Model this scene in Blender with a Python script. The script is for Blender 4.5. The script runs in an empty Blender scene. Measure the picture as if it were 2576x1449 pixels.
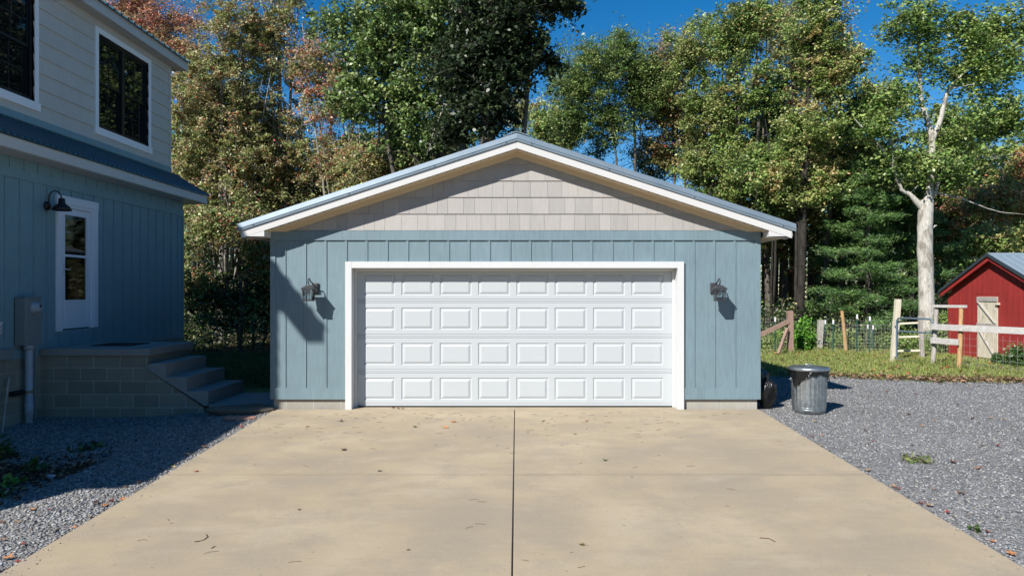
import bpy, math, random
import numpy as np
from mathutils import Vector, Matrix

# ------------------------------------------------------------------ camera, sky, sun
SC = bpy.context.scene
COL = SC.collection
W0, CX, CY, FPX, CAMZ = 2576.0, 1300.0, 736.0, 1786.0, 1.78
cam_d = bpy.data.cameras.new("camera")
cam = bpy.data.objects.new("camera", cam_d); COL.objects.link(cam)
cam_d.sensor_width = 36.0
cam_d.lens = 36.0 * FPX / W0
cam_d.shift_x = -(CX - W0 / 2) / W0
cam_d.shift_y = (CY - 1449 / 2) / W0
cam_d.clip_end = 2000
cam_d.clip_start = 0.05
cam.location = (0, 0, CAMZ)
cam.rotation_euler = (math.radians(90), 0, 0)
SC.camera = cam

SUN_D = Vector((0.79, 1.04, -1.0)).normalized()
world = bpy.data.worlds.new("World"); SC.world = world; world.use_nodes = True
wn = world.node_tree.nodes; wl = world.node_tree.links
bg = wn["Background"]
sky = wn.new("ShaderNodeTexSky"); sky.sky_type = 'NISHITA'
sky.sun_disc = False
sky.sun_elevation = math.asin(-SUN_D.z)
sky.sun_rotation = math.atan2(-SUN_D.x, -SUN_D.y)
sky.altitude = 300; sky.air_density = 1.0; sky.dust_density = 0.0; sky.ozone_density = 3.4
hs = wn.new("ShaderNodeHueSaturation"); hs.inputs["Saturation"].default_value = 1.4
wl.new(sky.outputs[0], hs.inputs["Color"]); wl.new(hs.outputs[0], bg.inputs[0])
bg.inputs[1].default_value = 0.088
sun_d = bpy.data.lights.new("sun", 'SUN'); sun_d.energy = 5.0; sun_d.angle = math.radians(0.53)
sun_d.color = (1.0, 0.955, 0.88)
sun = bpy.data.objects.new("sun", sun_d); COL.objects.link(sun)
sun.location = (-20, -20, 30)
sun.rotation_euler = SUN_D.to_track_quat('-Z', 'Y').to_euler()
SC.view_settings.view_transform = 'Standard'
SC.view_settings.look = 'None'
SC.view_settings.exposure = 0.42
SC.view_settings.gamma = 1.0
SC.view_settings.use_curve_mapping = False
SC.cycles.max_bounces = 8
SC.cycles.diffuse_bounces = 3
SC.cycles.transparent_max_bounces = 12

def PX(px, Y): return (px - CX) / FPX * Y
def PZ(py, Y): return CAMZ + (CY - py) / FPX * Y
def sstep(t): t = max(0.0, min(1.0, t)); return t * t * (3 - 2 * t)
def gz(x, y):
    z = -0.039 * max(0.0, min(10.7 - y, 26.0))
    if x < -3.7: z -= 0.15 * sstep((-3.7 - x) / 2.4) * (1 - sstep((y - 12.0) / 3.0))
    return z

# ------------------------------------------------------------------ materials
def mat(name, color=(0.5, 0.5, 0.5), rough=0.6, metal=0.0, spec=0.5):
    m = bpy.data.materials.new(name); m.use_nodes = True
    b = m.node_tree.nodes["Principled BSDF"]
    b.inputs["Base Color"].default_value = (*color, 1)
    b.inputs["Roughness"].default_value = rough
    b.inputs["Metallic"].default_value = metal
    b.inputs["Specular IOR Level"].default_value = spec
    return m
def N(m, t, **kw):
    n = m.node_tree.nodes.new(t)
    for k, v in kw.items():
        if k in n.inputs: n.inputs[k].default_value = v
        else: setattr(n, k, v)
    return n
def L(m, a, b): m.node_tree.links.new(a, b)
def BS(m): return m.node_tree.nodes["Principled BSDF"]
def coords(m, scale=(1, 1, 1), rot=(0, 0, 0)):
    tc = N(m, "ShaderNodeTexCoord"); mp = N(m, "ShaderNodeMapping")
    mp.inputs["Scale"].default_value = scale; mp.inputs["Rotation"].default_value = rot
    L(m, tc.outputs["Object"], mp.inputs["Vector"]); return mp.outputs[0]
def noise(m, vec, scale, detail=4, rough=0.6):
    n = N(m, "ShaderNodeTexNoise"); n.inputs["Scale"].default_value = scale
    n.inputs["Detail"].default_value = detail; n.inputs["Roughness"].default_value = rough
    L(m, vec, n.inputs["Vector"]); return n.outputs["Fac"]
def ramp(m, fac, stops):
    r = N(m, "ShaderNodeValToRGB"); e = r.color_ramp.elements
    while len(e) < len(stops): e.new(0.5)
    for i, (p, c) in enumerate(stops):
        e[i].position = p; e[i].color = (*c, 1) if len(c) == 3 else c
    L(m, fac, r.inputs[0]); return r.outputs[0]
def mix(m, fac, a, b, mode='MIX'):
    n = N(m, "ShaderNodeMix"); n.data_type = 'RGBA'; n.blend_type = mode
    for s, v in ((n.inputs[0], fac), (n.inputs[6], a), (n.inputs[7], b)):
        if hasattr(v, "links"): L(m, v, s)
        elif isinstance(v, tuple): s.default_value = (*v, 1)
        else: s.default_value = v
    return n.outputs[2]
def bump(m, height, strength=0.3, dist=0.01):
    b = N(m, "ShaderNodeBump"); b.inputs["Strength"].default_value = strength
    b.inputs["Distance"].default_value = dist
    L(m, height, b.inputs["Height"]); L(m, b.outputs[0], BS(m).inputs["Normal"]); return b
def g(v): return (v, v, v)

def painted(name, color, var=0.06, grain=(30, 30, 3), bs=0.35, rough=0.55, dirt=0.0):
    m = mat(name, color, rough)
    v1 = coords(m, (1, 1, 1)); n1 = noise(m, v1, 1.3, 5)
    v2 = coords(m, grain); n2 = noise(m, v2, 1.0, 5, 0.7)
    dk = tuple(c * (1 - var * 2) for c in color); lt = tuple(min(1, c * (1 + var)) for c in color)
    c = ramp(m, n1, [(0.3, dk), (0.7, lt)])
    c = mix(m, 0.5, c, ramp(m, n2, [(0.35, dk), (0.6, lt)]))
    if dirt:
        n3 = noise(m, coords(m, (3, 3, 0.7)), 2.0, 6)
        c = mix(m, ramp(m, n3, [(0.5, g(0)), (0.75, g(dirt))]), c, tuple(k * 0.55 for k in color))
    L(m, c, BS(m).inputs["Base Color"])
    bump(m, n2, bs, 0.004)
    return m

M = {}
M['blue'] = painted('blue_siding_paint', (0.170, 0.245, 0.285), 0.10)
M['cream'] = painted('greige_shake_paint', (0.375, 0.357, 0.342), 0.06)
M['cream2'] = painted('greige_shake_paint_light', (0.395, 0.376, 0.360), 0.05)
M['cream3'] = painted('greige_shake_paint_dull', (0.350, 0.334, 0.322), 0.06)
M['upcream_lit'] = painted('lap_siding_lightened_for_skylight', (0.60, 0.565, 0.52), 0.06)  # gable paint made lighter here to stand in for skylight on the wall
M['house_trim'] = painted('bright_white_house_trim', (0.90, 0.92, 0.94), 0.02, bs=0.1)
M['teal'] = painted('teal_house_siding_paint', (0.205, 0.345, 0.395), 0.08)
M['rake_cream'] = painted('cream_trim_paint', (0.66, 0.54, 0.38), 0.03, grain=(3, 30, 30))
M['white'] = painted('white_trim_paint', (0.60, 0.61, 0.62), 0.02, bs=0.12)
M['fascia'] = painted('white_fascia_metal', (0.60, 0.595, 0.59), 0.02, grain=(2, 2, 2), bs=0.03, rough=0.4)
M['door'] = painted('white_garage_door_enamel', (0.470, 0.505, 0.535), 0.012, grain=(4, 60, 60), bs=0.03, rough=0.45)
M['roof'] = mat('blue_grey_roof_metal', (0.215, 0.275, 0.330), 0.38, 0.25)
_c = ramp(M['roof'], noise(M['roof'], coords(M['roof']), 3.0, 5), [(0.3, (0.18, 0.24, 0.29)), (0.7, (0.24, 0.30, 0.36))]); L(M['roof'], _c, BS(M['roof']).inputs["Base Color"])
M['roof_teal'] = mat('teal_roof_metal', (0.045, 0.115, 0.150), 0.28, 0.2)
M['soffit'] = painted('soffit_panel', (0.50, 0.47, 0.43), 0.02, bs=0.05)
M['dark'] = mat('dark_void', (0.012, 0.012, 0.014), 0.8)
M['black_metal'] = mat('black_lamp_metal', (0.028, 0.026, 0.026), 0.42, 0.3)
M['lantern'] = painted('weathered_dark_lantern_metal', (0.050, 0.051, 0.055), 0.15, grain=(20, 20, 20), bs=0.1, rough=0.38)
M['vinyl_black'] = mat('black_window_vinyl', (0.006, 0.006, 0.007), 0.45)
M['white_frame'] = mat('white_frame_enamel', (0.80, 0.85, 0.92), 0.4)
M['pane'] = mat('dark_window_glass', (0.006, 0.008, 0.010), 0.02, 0.0, 0.7)
_n = noise(M['pane'], coords(M['pane']), 1.5, 2); bump(M['pane'], _n, 0.05, 0.01)
M['grey_enamel'] = painted('grey_utility_enamel', (0.22, 0.25, 0.26), 0.06, grain=(8, 8, 8), bs=0.05, rough=0.5)
M['pvc'] = painted('grey_plastic_conduit', (0.36, 0.41, 0.47), 0.10, grain=(12, 12, 12), bs=0.03, rough=0.45)
M['galv_pipe'] = painted('galvanised_pipe', (0.27, 0.28, 0.29), 0.1, grain=(20, 20, 20), bs=0.05, rough=0.45)
M['brass'] = mat('brass_clamp', (0.55, 0.42, 0.20), 0.35, 0.9)
M['white_plastic'] = mat('white_plastic', (0.72, 0.74, 0.78), 0.4)

def concrete(name, col, var=0.2, s=1.5, streak=(1, 6, 1), bs=0.25):
    m = mat(name, col, 0.85)
    a = noise(m, coords(m, streak), s * 0.6, 8, 0.62)
    b = noise(m, coords(m), s * 3.5, 8, 0.7)
    f = noise(m, coords(m), 140, 3, 0.7)
    dk = tuple(c * (1 - var) for c in col); lt = tuple(c * (1 + var * 0.7) for c in col)
    c = ramp(m, a, [(0.3, dk), (0.68, lt)])
    c = mix(m, 0.45, c, ramp(m, b, [(0.32, dk), (0.66, lt)]))
    c = mix(m, 0.25, c, ramp(m, f, [(0.3, tuple(k * 0.5 for k in col)), (0.7, lt)]))
    L(m, c, BS(m).inputs["Base Color"]); bump(m, f, bs, 0.004)
    return m
M['porch_conc'] = concrete('porch_concrete', (0.30, 0.30, 0.285), 0.3, 2.5, (1, 1, 1))

# driveway: tan broom-finished concrete with grey blotches, small pits and one damp stain
m = M['drive'] = mat('tan_broomed_concrete', (0.5, 0.4, 0.3), 0.88, 0, 0.3)
v = coords(m)
big = noise(m, coords(m, (0.8, 1.15, 1)), 0.8, 6, 0.55)
mid = noise(m, coords(m, (1.0, 1.3, 1)), 1.9, 9, 0.68)
strk = noise(m, coords(m, (2.0, 45, 1)), 1.0, 4, 0.6)
fine = noise(m, v, 170, 3, 0.75)
c = ramp(m, big, [(0.32, (0.322, 0.262, 0.190)), (0.5, (0.448, 0.352, 0.220)), (0.66, (0.540, 0.436, 0.290))])
c = mix(m, ramp(m, mid, [(0.44, g(0)), (0.68, g(0.85))]), c, (0.300, 0.252, 0.192))
c = mix(m, ramp(m, noise(m, coords(m, (0.9, 1.5, 1)), 1.3, 9, 0.66), [(0.53, g(0)), (0.70, g(0.55))]), c, (0.57, 0.48, 0.355))
c = mix(m, 0.10, c, ramp(m, strk, [(0.3, (0.25, 0.20, 0.14)), (0.7, (0.58, 0.49, 0.37))]))
c = mix(m, 0.42, c, ramp(m, fine, [(0.3, (0.20, 0.165, 0.12)), (0.7, (0.56, 0.475, 0.36))]))
pit = N(m, "ShaderNodeTexVoronoi"); pit.inputs["Scale"].default_value = 7.0; L(m, v, pit.inputs["Vector"])
c = mix(m, ramp(m, pit.outputs["Distance"], [(0.035, g(0.75)), (0.06, g(0))]), c, (0.10, 0.085, 0.07))
# damp stain by the right edge, in slab coordinates
mp = N(m, "ShaderNodeMapping"); tc = N(m, "ShaderNodeTexCoord"); L(m, tc.outputs["Object"], mp.inputs["Vector"])
mp.inputs["Location"].default_value = (-3.30 * 3.2, -9.62 * 2.1, 0); mp.inputs["Scale"].default_value = (3.2, 2.1, 0)
ln = N(m, "ShaderNodeVectorMath", operation='LENGTH'); L(m, mp.outputs[0], ln.inputs[0])
ad = N(m, "ShaderNodeMath", operation='ADD'); L(m, ln.outputs["Value"], ad.inputs[0])
mu = N(m, "ShaderNodeMath", operation='MULTIPLY'); L(m, noise(m, v, 6, 5, 0.7), mu.inputs[0]); mu.inputs[1].default_value = 2.6; L(m, mu.outputs[0], ad.inputs[1])
c = mix(m, ramp(m, ad.outputs[0], [(0.0, g(0.8)), (0.999, g(0.8)), (1.0, g(0))]) if False else ramp(m, ad.outputs[0], [(0.93, g(0.75)), (0.97, g(0))]), c, (0.33, 0.24, 0.11))
L(m, c, BS(m).inputs["Base Color"])
hm = N(m, "ShaderNodeMath", operation='ADD'); L(m, fine, hm.inputs[0]); L(m, strk, hm.inputs[1]); bump(m, hm.outputs[0], 0.25, 0.004)

def block_mat(name, base, mortar, axis_rot):
    m = mat(name, base, 0.9, 0, 0.25)
    tc = N(m, "ShaderNodeTexCoord"); sp = N(m, "ShaderNodeSeparateXYZ"); cb = N(m, "ShaderNodeCombineXYZ")
    L(m, tc.outputs["Object"], sp.inputs[0])
    L(m, sp.outputs[0 if axis_rot == 'x' else 1], cb.inputs[0]); L(m, sp.outputs[2], cb.inputs[1])
    bt = N(m, "ShaderNodeTexBrick"); L(m, cb.outputs[0], bt.inputs["Vector"])
    bt.offset = 0.5; bt.inputs["Scale"].default_value = 1.0
    bt.inputs["Brick Width"].default_value = 0.41; bt.inputs["Row Height"].default_value = 0.205
    bt.inputs["Mortar Size"].default_value = 0.008; bt.inputs["Mortar Smooth"].default_value = 0.3
    bt.inputs["Color1"].default_value = (*[k * 0.72 for k in base], 1); bt.inputs["Color2"].default_value = (*[k * 1.2 for k in base], 1)
    bt.inputs["Mortar"].default_value = (*mortar, 1)
    n1 = noise(m, coords(m), 4, 7, 0.7); n2 = noise(m, coords(m), 90, 3, 0.7)
    c = mix(m, 0.32, bt.outputs["Color"], ramp(m, n1, [(0.3, tuple(k * 0.6 for k in base)), (0.7, tuple(k * 1.3 for k in base))]))
    c = mix(m, 0.25, c, ramp(m, n2, [(0.3, tuple(k * 0.4 for k in base)), (0.7, tuple(k * 1.3 for k in base))]))
    L(m, c, BS(m).inputs["Base Color"])
    b = bump(m, bt.outputs["Fac"], 0.6, -0.006)
    return m
M['block_x'] = block_mat('porch_block_front', (0.29, 0.275, 0.225), (0.60, 0.58, 0.54), 'x')
M['block_y'] = block_mat('porch_block_side', (0.29, 0.275, 0.225), (0.42, 0.41, 0.38), 'y')
M['gblock'] = block_mat('garage_block', (0.40, 0.38, 0.34), (0.46, 0.45, 0.42), 'x')

def gravel_mat(name, a, b, cc):
    m = mat(name, b, 0.85, 0, 0.3)
    v = coords(m)
    vo = N(m, "ShaderNodeTexVoronoi"); vo.inputs["Scale"].default_value = 42; L(m, v, vo.inputs["Vector"])
    vo2 = N(m, "ShaderNodeTexVoronoi"); vo2.inputs["Scale"].default_value = 75; L(m, v, vo2.inputs["Vector"])
    sp = N(m, "ShaderNodeSeparateColor"); L(m, vo.outputs["Color"], sp.inputs[0])
    c = ramp(m, sp.outputs[0], [(0.0, a), (0.55, b), (1.0, cc)])
    sp2 = N(m, "ShaderNodeSeparateColor"); L(m, vo2.outputs["Color"], sp2.inputs[0])
    c = mix(m, 0.4, c, ramp(m, sp2.outputs[1], [(0.0, a), (0.6, b), (1.0, cc)]))
    c = mix(m, ramp(m, noise(m, v, 0.6, 6, 0.6), [(0.40, g(0)), (0.72, g(0.45))]), c, tuple(k * 0.62 for k in b))
    L(m, c, BS(m).inputs["Base Color"]); bump(m, vo.outputs["Distance"], 1.0, -0.02)
    return m
M['gravel'] = gravel_mat('crushed_grey_gravel', (0.105, 0.104, 0.104), (0.25, 0.248, 0.248), (0.40, 0.397, 0.395))
def attr_mat(name, rough=0.7, transl=0.0, spec=0.3, boost=1.0):
    m = mat(name, (1, 1, 1), rough, 0, spec)
    a = N(m, "ShaderNodeAttribute"); a.attribute_name = "Col"
    L(m, a.outputs["Color"], BS(m).inputs["Base Color"])
    if transl:
        t = N(m, "ShaderNodeBsdfTranslucent"); L(m, a.outputs["Color"], t.inputs["Color"])
        ms = N(m, "ShaderNodeMixShader"); ms.inputs[0].default_value = transl
        out = m.node_tree.nodes["Material Output"]
        L(m, BS(m).outputs[0], ms.inputs[1]); L(m, t.outputs[0], ms.inputs[2]); L(m, ms.outputs[0], out.inputs[0])
    return m
M['stone'] = attr_mat('gravel_stone', 0.85)
M['leaf'] = attr_mat('tree_leaf', 0.40, 0.26, 0.5)
M['needle'] = attr_mat('pine_needles', 0.5, 0.15, 0.4)
M['dryleaf'] = attr_mat('dry_leaf', 0.7, 0.15, 0.3)
M['grass'] = attr_mat('grass_blade', 0.6, 0.25, 0.3)

def bark_mat(name, a, b, scale=(7, 7, 1.4), blotch=None):
    m = mat(name, a, 0.9, 0, 0.2)
    n1 = noise(m, coords(m, scale), 2.2, 6, 0.7)
    c = ramp(m, n1, [(0.35, a), (0.62, b)])
    n2 = noise(m, coords(m, (1, 1, 0.6)), 3.0, 6, 0.65)
    c = mix(m, ramp(m, n2, [(0.5, g(0)), (0.62, g(0.75))]), c, blotch or tuple(k * 0.55 for k in a))
    L(m, c, BS(m).inputs["Base Color"]); bump(m, n1, 0.7, 0.02)
    return m
M['bark'] = bark_mat('grey_brown_bark', (0.085, 0.07, 0.055), (0.17, 0.15, 0.13))
M['bark_dark'] = bark_mat('bark_darkened_for_shade', (0.022, 0.019, 0.016), (0.05, 0.044, 0.038))  # shade on the trunks put into the bark colour, nearly black
M['bark_light'] = bark_mat('light_grey_bark', (0.22, 0.20, 0.175), (0.40, 0.37, 0.33))
M['bark_pale'] = bark_mat('pale_sycamore_bark', (0.36, 0.335, 0.295), (0.60, 0.57, 0.52), (9, 9, 2.4), (0.17, 0.145, 0.115))
M['ground'] = mat('forest_floor', (0.10, 0.075, 0.045), 0.95)
_m = M['ground']; _v = coords(_m)
_c = ramp(_m, noise(_m, _v, 3, 8, 0.75), [(0.3, (0.045, 0.04, 0.022)), (0.5, (0.10, 0.075, 0.04)), (0.7, (0.16, 0.11, 0.06))])
_c = mix(_m, ramp(_m, noise(_m, _v, 0.35, 5), [(0.4, g(0)), (0.6, g(0.6))]), _c, (0.05, 0.07, 0.022))
L(_m, _c, BS(_m).inputs["Base Color"]); bump(_m, noise(_m, _v, 25, 4, 0.7), 0.6, 0.03)
M['lawn'] = mat('lawn_soil', (0.10, 0.12, 0.04), 0.95)
_m = M['lawn']; _v = coords(_m)
_c = ramp(_m, noise(_m, _v, 14, 6, 0.75), [(0.3, (0.09, 0.12, 0.03)), (0.5, (0.17, 0.21, 0.06)), (0.7, (0.30, 0.27, 0.12))])
L(_m, _c, BS(_m).inputs["Base Color"]); bump(_m, noise(_m, _v, 60, 4, 0.7), 0.8, 0.03)
M['mulch'] = mat('brown_mulch', (0.06, 0.04, 0.025), 0.95)
_m = M['mulch']; _c = ramp(_m, noise(_m, coords(_m, (1, 2.5, 1)), 22, 6, 0.8), [(0.35, (0.025, 0.017, 0.01)), (0.65, (0.13, 0.085, 0.055))])
L(_m, _c, BS(_m).inputs["Base Color"]); bump(_m, noise(_m, coords(_m, (1, 2.5, 1)), 22, 6, 0.8), 1.0, 0.03)

def wood(name, a, b, grain=(12, 12, 1.0), rough=0.8):
    m = mat(name, a, rough, 0, 0.25)
    n = noise(m, coords(m, grain), 3.0, 7, 0.7)
    c = ramp(m, n, [(0.3, a), (0.68, b)])
    n2 = noise(m, coords(m), 5.0, 4)
    c = mix(m, ramp(m, n2, [(0.55, g(0)), (0.72, g(0.5))]), c, tuple(k * 0.5 for k in a))
    L(m, c, BS(m).inputs["Base Color"]); bump(m, n, 0.5, 0.006); return m
M['wood_pale'] = wood('pale_weathered_wood', (0.48, 0.42, 0.32), (0.74, 0.68, 0.56))
M['wood_grey'] = wood('grey_weathered_wood', (0.27, 0.24, 0.22), (0.50, 0.47, 0.44))
M['wood_brown'] = wood('brown_post_wood', (0.24, 0.15, 0.115), (0.36, 0.25, 0.20))
M['wood_orange'] = wood('orange_round_post_wood', (0.38, 0.22, 0.10), (0.58, 0.38, 0.20))
M['rail_grey'] = wood('silvered_rail_wood', (0.36, 0.34, 0.32), (0.62, 0.60, 0.58), (12, 1.0, 12))
M['rail_x'] = wood('silvered_short_rail_wood', (0.40, 0.38, 0.35), (0.64, 0.62, 0.58), (12, 1.5, 12))
M['red'] = painted('barn_red_paint', (0.33, 0.030, 0.027), 0.14, grain=(30, 14, 1.5), bs=0.35, rough=0.7, dirt=0.35)
M['red_trim'] = painted('barn_red_trim_paint', (0.36, 0.03, 0.03), 0.1, grain=(30, 3, 3), bs=0.2, rough=0.65)
M['shed_roof'] = mat('pale_blue_shed_roof', (0.30, 0.37, 0.42), 0.35, 0.3)
M['shed_edge'] = mat('dark_shed_roof_edge', (0.05, 0.07, 0.085), 0.45, 0.2)
M['gate'] = mat('blue_grey_gate_enamel', (0.12, 0.17, 0.22), 0.4, 0.2)
M['wire'] = mat('galvanised_wire', (0.42, 0.42, 0.41), 0.5, 0.3)
M['tpost'] = mat('green_steel_post', (0.03, 0.085, 0.065), 0.5, 0.1)
M['tpost_top'] = mat('white_post_tip', (0.75, 0.76, 0.78), 0.5)
m = M['galv'] = mat('galvanised_steel', (0.52, 0.55, 0.57), 0.36, 0.85)
vo = N(m, "ShaderNodeTexVoronoi"); vo.inputs["Scale"].default_value = 30; L(m, coords(m), vo.inputs["Vector"])
sp = N(m, "ShaderNodeSeparateColor"); L(m, vo.outputs["Color"], sp.inputs[0])
_c = ramp(m, sp.outputs[0], [(0, (0.30, 0.34, 0.37)), (1, (0.46, 0.50, 0.53))])
_c = mix(m, ramp(m, noise(m, coords(m, (1, 1, 0.4)), 9, 5), [(0.5, g(0)), (0.7, g(0.4))]), _c, (0.30, 0.33, 0.35))
L(m, _c, BS(m).inputs["Base Color"])
L(m, ramp(m, sp.outputs[1], [(0, g(0.28)), (1, g(0.46))]), BS(m).inputs["Roughness"])
m = M['bag'] = mat('black_bin_liner', (0.008, 0.008, 0.009), 0.22, 0, 0.5)
bump(m, noise(m, coords(m, (2, 2, 0.8)), 9, 5, 0.7), 0.8, 0.02)
M['flagstone'] = concrete('flagstone', (0.16, 0.13, 0.095), 0.35, 3, (1, 1, 1), 0.6)
M['paver'] = concrete('red_paver', (0.44, 0.23, 0.17), 0.25, 4, (1, 1, 1), 0.4)
M['pebble'] = concrete('pale_blue_stone', (0.33, 0.36, 0.42), 0.2, 4, (1, 1, 1), 0.3)
M['mat_black'] = mat('black_rubber_mat', (0.012, 0.012, 0.012), 0.85)
M['joint'] = mat('black_joint_filler', (0.015, 0.014, 0.013), 0.9)
M['curtain'] = mat('grey_curtain', (0.34, 0.36, 0.38), 0.9)
M['inner_door'] = mat('inner_door_paint', (0.17, 0.18, 0.19), 0.6)
M['bulb'] = mat('clear_bulb_glass', (0.85, 0.85, 0.83), 0.15, 0, 0.6)
m = M['clear'] = bpy.data.materials.new('clear_glass'); m.use_nodes = True
nt = m.node_tree; nt.nodes.remove(nt.nodes["Principled BSDF"])
tr = nt.nodes.new("ShaderNodeBsdfTransparent"); tr.inputs[0].default_value = (0.78, 0.82, 0.84, 1)
gl = nt.nodes.new("ShaderNodeBsdfGlossy"); gl.inputs["Roughness"].default_value = 0.03
lw = nt.nodes.new("ShaderNodeFresnel"); lw.inputs["IOR"].default_value = 1.5
mx = nt.nodes.new("ShaderNodeMixShader"); nt.links.new(lw.outputs[0], mx.inputs[0])
nt.links.new(tr.outputs[0], mx.inputs[1]); nt.links.new(gl.outputs[0], mx.inputs[2])
nt.links.new(mx.outputs[0], nt.nodes["Material Output"].inputs[0])

# ------------------------------------------------------------------ mesh helpers
def tag(o, label=None, cat=None, group=None, kind=None):
    if label: o["label"] = label
    if cat: o["category"] = cat
    if group: o["group"] = group
    if kind: o["kind"] = kind
    return o
def link(o, parent=None):
    COL.objects.link(o)
    if parent is not None:
        o.parent = parent
        # all parts are built in world coordinates of an unrotated parent
        o.location = o.location - wloc(parent)
    return o
def wloc(o):
    v = Vector((0, 0, 0))
    while o is not None: v = v + o.location; o = o.parent
    return v
def empty(name, loc=(0, 0, 0)):
    o = bpy.data.objects.new(name, None); o.empty_display_size = 0.3
    COL.objects.link(o); o.location = loc; return o

class MB:
    def __init__(s): s.v = []; s.f = []; s.m = []; s.sm = []
    def add(s, vs, fs, mi=0, smooth=False):
        n = len(s.v); s.v += [tuple(p) for p in vs]
        for f in fs: s.f.append(tuple(n + i for i in f)); s.m.append(mi); s.sm.append(smooth)
    def box(s, x0, x1, y0, y1, z0, z1, mi=0):
        s.add([(x0, y0, z0), (x1, y0, z0), (x1, y1, z0), (x0, y1, z0), (x0, y0, z1), (x1, y0, z1), (x1, y1, z1), (x0, y1, z1)],
              [(0, 3, 2, 1), (4, 5, 6, 7), (0, 1, 5, 4), (1, 2, 6, 5), (2, 3, 7, 6), (3, 0, 4, 7)], mi)
    def hexa(s, b, t, mi=0):   # b, t: 4 points each
        s.add(list(b) + list(t), [(0, 3, 2, 1), (4, 5, 6, 7), (0, 1, 5, 4), (1, 2, 6, 5), (2, 3, 7, 6), (3, 0, 4, 7)], mi)
    def prism(s, pts, a, d, axis='y', mi=0):  # pts 2-D polygon; extruded along axis from a to d
        def P(p, t):
            return (p[0], t, p[1]) if axis == 'y' else ((t, p[0], p[1]) if axis == 'x' else (p[0], p[1], t))
        n = len(pts); vs = [P(p, a) for p in pts] + [P(p, d) for p in pts]
        fs = [tuple(range(n)), tuple(range(2 * n - 1, n - 1, -1))]
        fs += [(i, i + n, (i + 1) % n + n, (i + 1) % n) for i in range(n)]
        s.add(vs, fs, mi)
    def quad(s, a, b, c, d, mi=0): s.add([a, b, c, d], [(0, 1, 2, 3)], mi)
    def bar(s, p, q, w, h=None, mi=0, up=(0, 0, 1)):
        h = h or w; p = Vector(p); q = Vector(q); d = (q - p).normalized(); u = Vector(up)
        if abs(d.dot(u)) > 0.95: u = Vector((0, 1, 0))
        a = d.cross(u).normalized() * w / 2; b = a.cross(d).normalized() * h / 2
        c = [(-1, -1), (1, -1), (1, 1), (-1, 1)]
        s.hexa([p + a * i + b * j for i, j in c], [q + a * i + b * j for i, j in c], mi)
    def tube(s, pts, radii, n=8, mi=0, cap=True, smooth=True):
        pts = [Vector(p) for p in pts]
        if not hasattr(radii, '__len__'): radii = [radii] * len(pts)
        vs = []; ref = Vector((0.31, 0.95, 0.1))
        for i, p in enumerate(pts):
            d = (pts[min(i + 1, len(pts) - 1)] - pts[max(i - 1, 0)]).normalized()
            a = d.cross(ref)
            if a.length < 0.1: a = d.cross(Vector((1, 0, 0.2)))
            a.normalize(); b = d.cross(a)
            for k in range(n):
                t = 2 * math.pi * k / n
                vs.append(p + (a * math.cos(t) + b * math.sin(t)) * radii[i])
        fs = []
        for i in range(len(pts) - 1):
            for k in range(n):
                fs.append((i * n + k, i * n + (k + 1) % n, (i + 1) * n + (k + 1) % n, (i + 1) * n + k))
        s.add(vs, fs, mi, smooth)
        if cap:
            e = (len(pts) - 1) * n
            s.add([vs[k] for k in range(n)], [tuple(range(n))], mi); s.add([vs[e + k] for k in range(n)], [tuple(range(n - 1, -1, -1))], mi)
    def lathe(s, prof, c, n=24, mi=0, axis='z', smooth=True, fr=None):
        vs = []
        for (r, h) in prof:
            for k in range(n):
                t = 2 * math.pi * k / n; rr = r * (fr(t, h) if fr else 1)
                a, b = rr * math.cos(t), rr * math.sin(t)
                vs.append((c[0] + a, c[1] + b, c[2] + h) if axis == 'z' else ((c[0] + h, c[1] + a, c[2] + b) if axis == 'x' else (c[0] + a, c[1] + h, c[2] + b)))
        fs = [(i * n + k, i * n + (k + 1) % n, (i + 1) * n + (k + 1) % n, (i + 1) * n + k) for i in range(len(prof) - 1) for k in range(n)]
        s.add(vs, fs, mi, smooth)
    def build(s, name, mats, parent=None, bevel=0.0, fix=True):
        if not isinstance(mats, (list, tuple)): mats = [mats]
        me = bpy.data.meshes.new(name); me.from_pydata(s.v, [], s.f); me.update()
        for mm in mats: me.materials.append(mm)
        me.polygons.foreach_set("material_index", s.m); me.polygons.foreach_set("use_smooth", s.sm)
        if fix:
            import bmesh
            b = bmesh.new(); b.from_mesh(me); bmesh.ops.recalc_face_normals(b, faces=b.faces[:]); b.to_mesh(me); b.free()
        o = bpy.data.objects.new(name, me); link(o, parent)
        if bevel:
            bv = o.modifiers.new("bevel", 'BEVEL'); bv.width = bevel; bv.segments = 2; bv.limit_method = 'ANGLE'
        return o

def np_mesh(name, V, F, mats, cols=None, mi=None, parent=None, smooth=False, obj=True):
    V = np.asarray(V, dtype=np.float32); F = np.asarray(F, dtype=np.int32); k = F.shape[1]
    me = bpy.data.meshes.new(name)
    me.vertices.add(len(V)); me.vertices.foreach_set("co", V.ravel())
    me.loops.add(F.size); me.loops.foreach_set("vertex_index", F.ravel())
    me.polygons.add(len(F)); me.polygons.foreach_set("loop_start", np.arange(0, F.size, k, dtype=np.int32))
    me.polygons.foreach_set("loop_total", np.full(len(F), k, dtype=np.int32))
    if smooth: me.polygons.foreach_set("use_smooth", np.ones(len(F), dtype=bool))
    for mm in (mats if isinstance(mats, (list, tuple)) else [mats]): me.materials.append(mm)
    if mi is not None: me.polygons.foreach_set("material_index", np.asarray(mi, dtype=np.int32))
    if cols is not None:
        a = me.attributes.new("Col", 'FLOAT_COLOR', 'FACE')
        c4 = np.ones((len(F), 4), dtype=np.float32); c4[:, :3] = cols; a.data.foreach_set("color", c4.ravel())
    me.update(calc_edges=True)
    if not obj: return me
    o = bpy.data.objects.new(name, me); link(o, parent); return o

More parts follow.
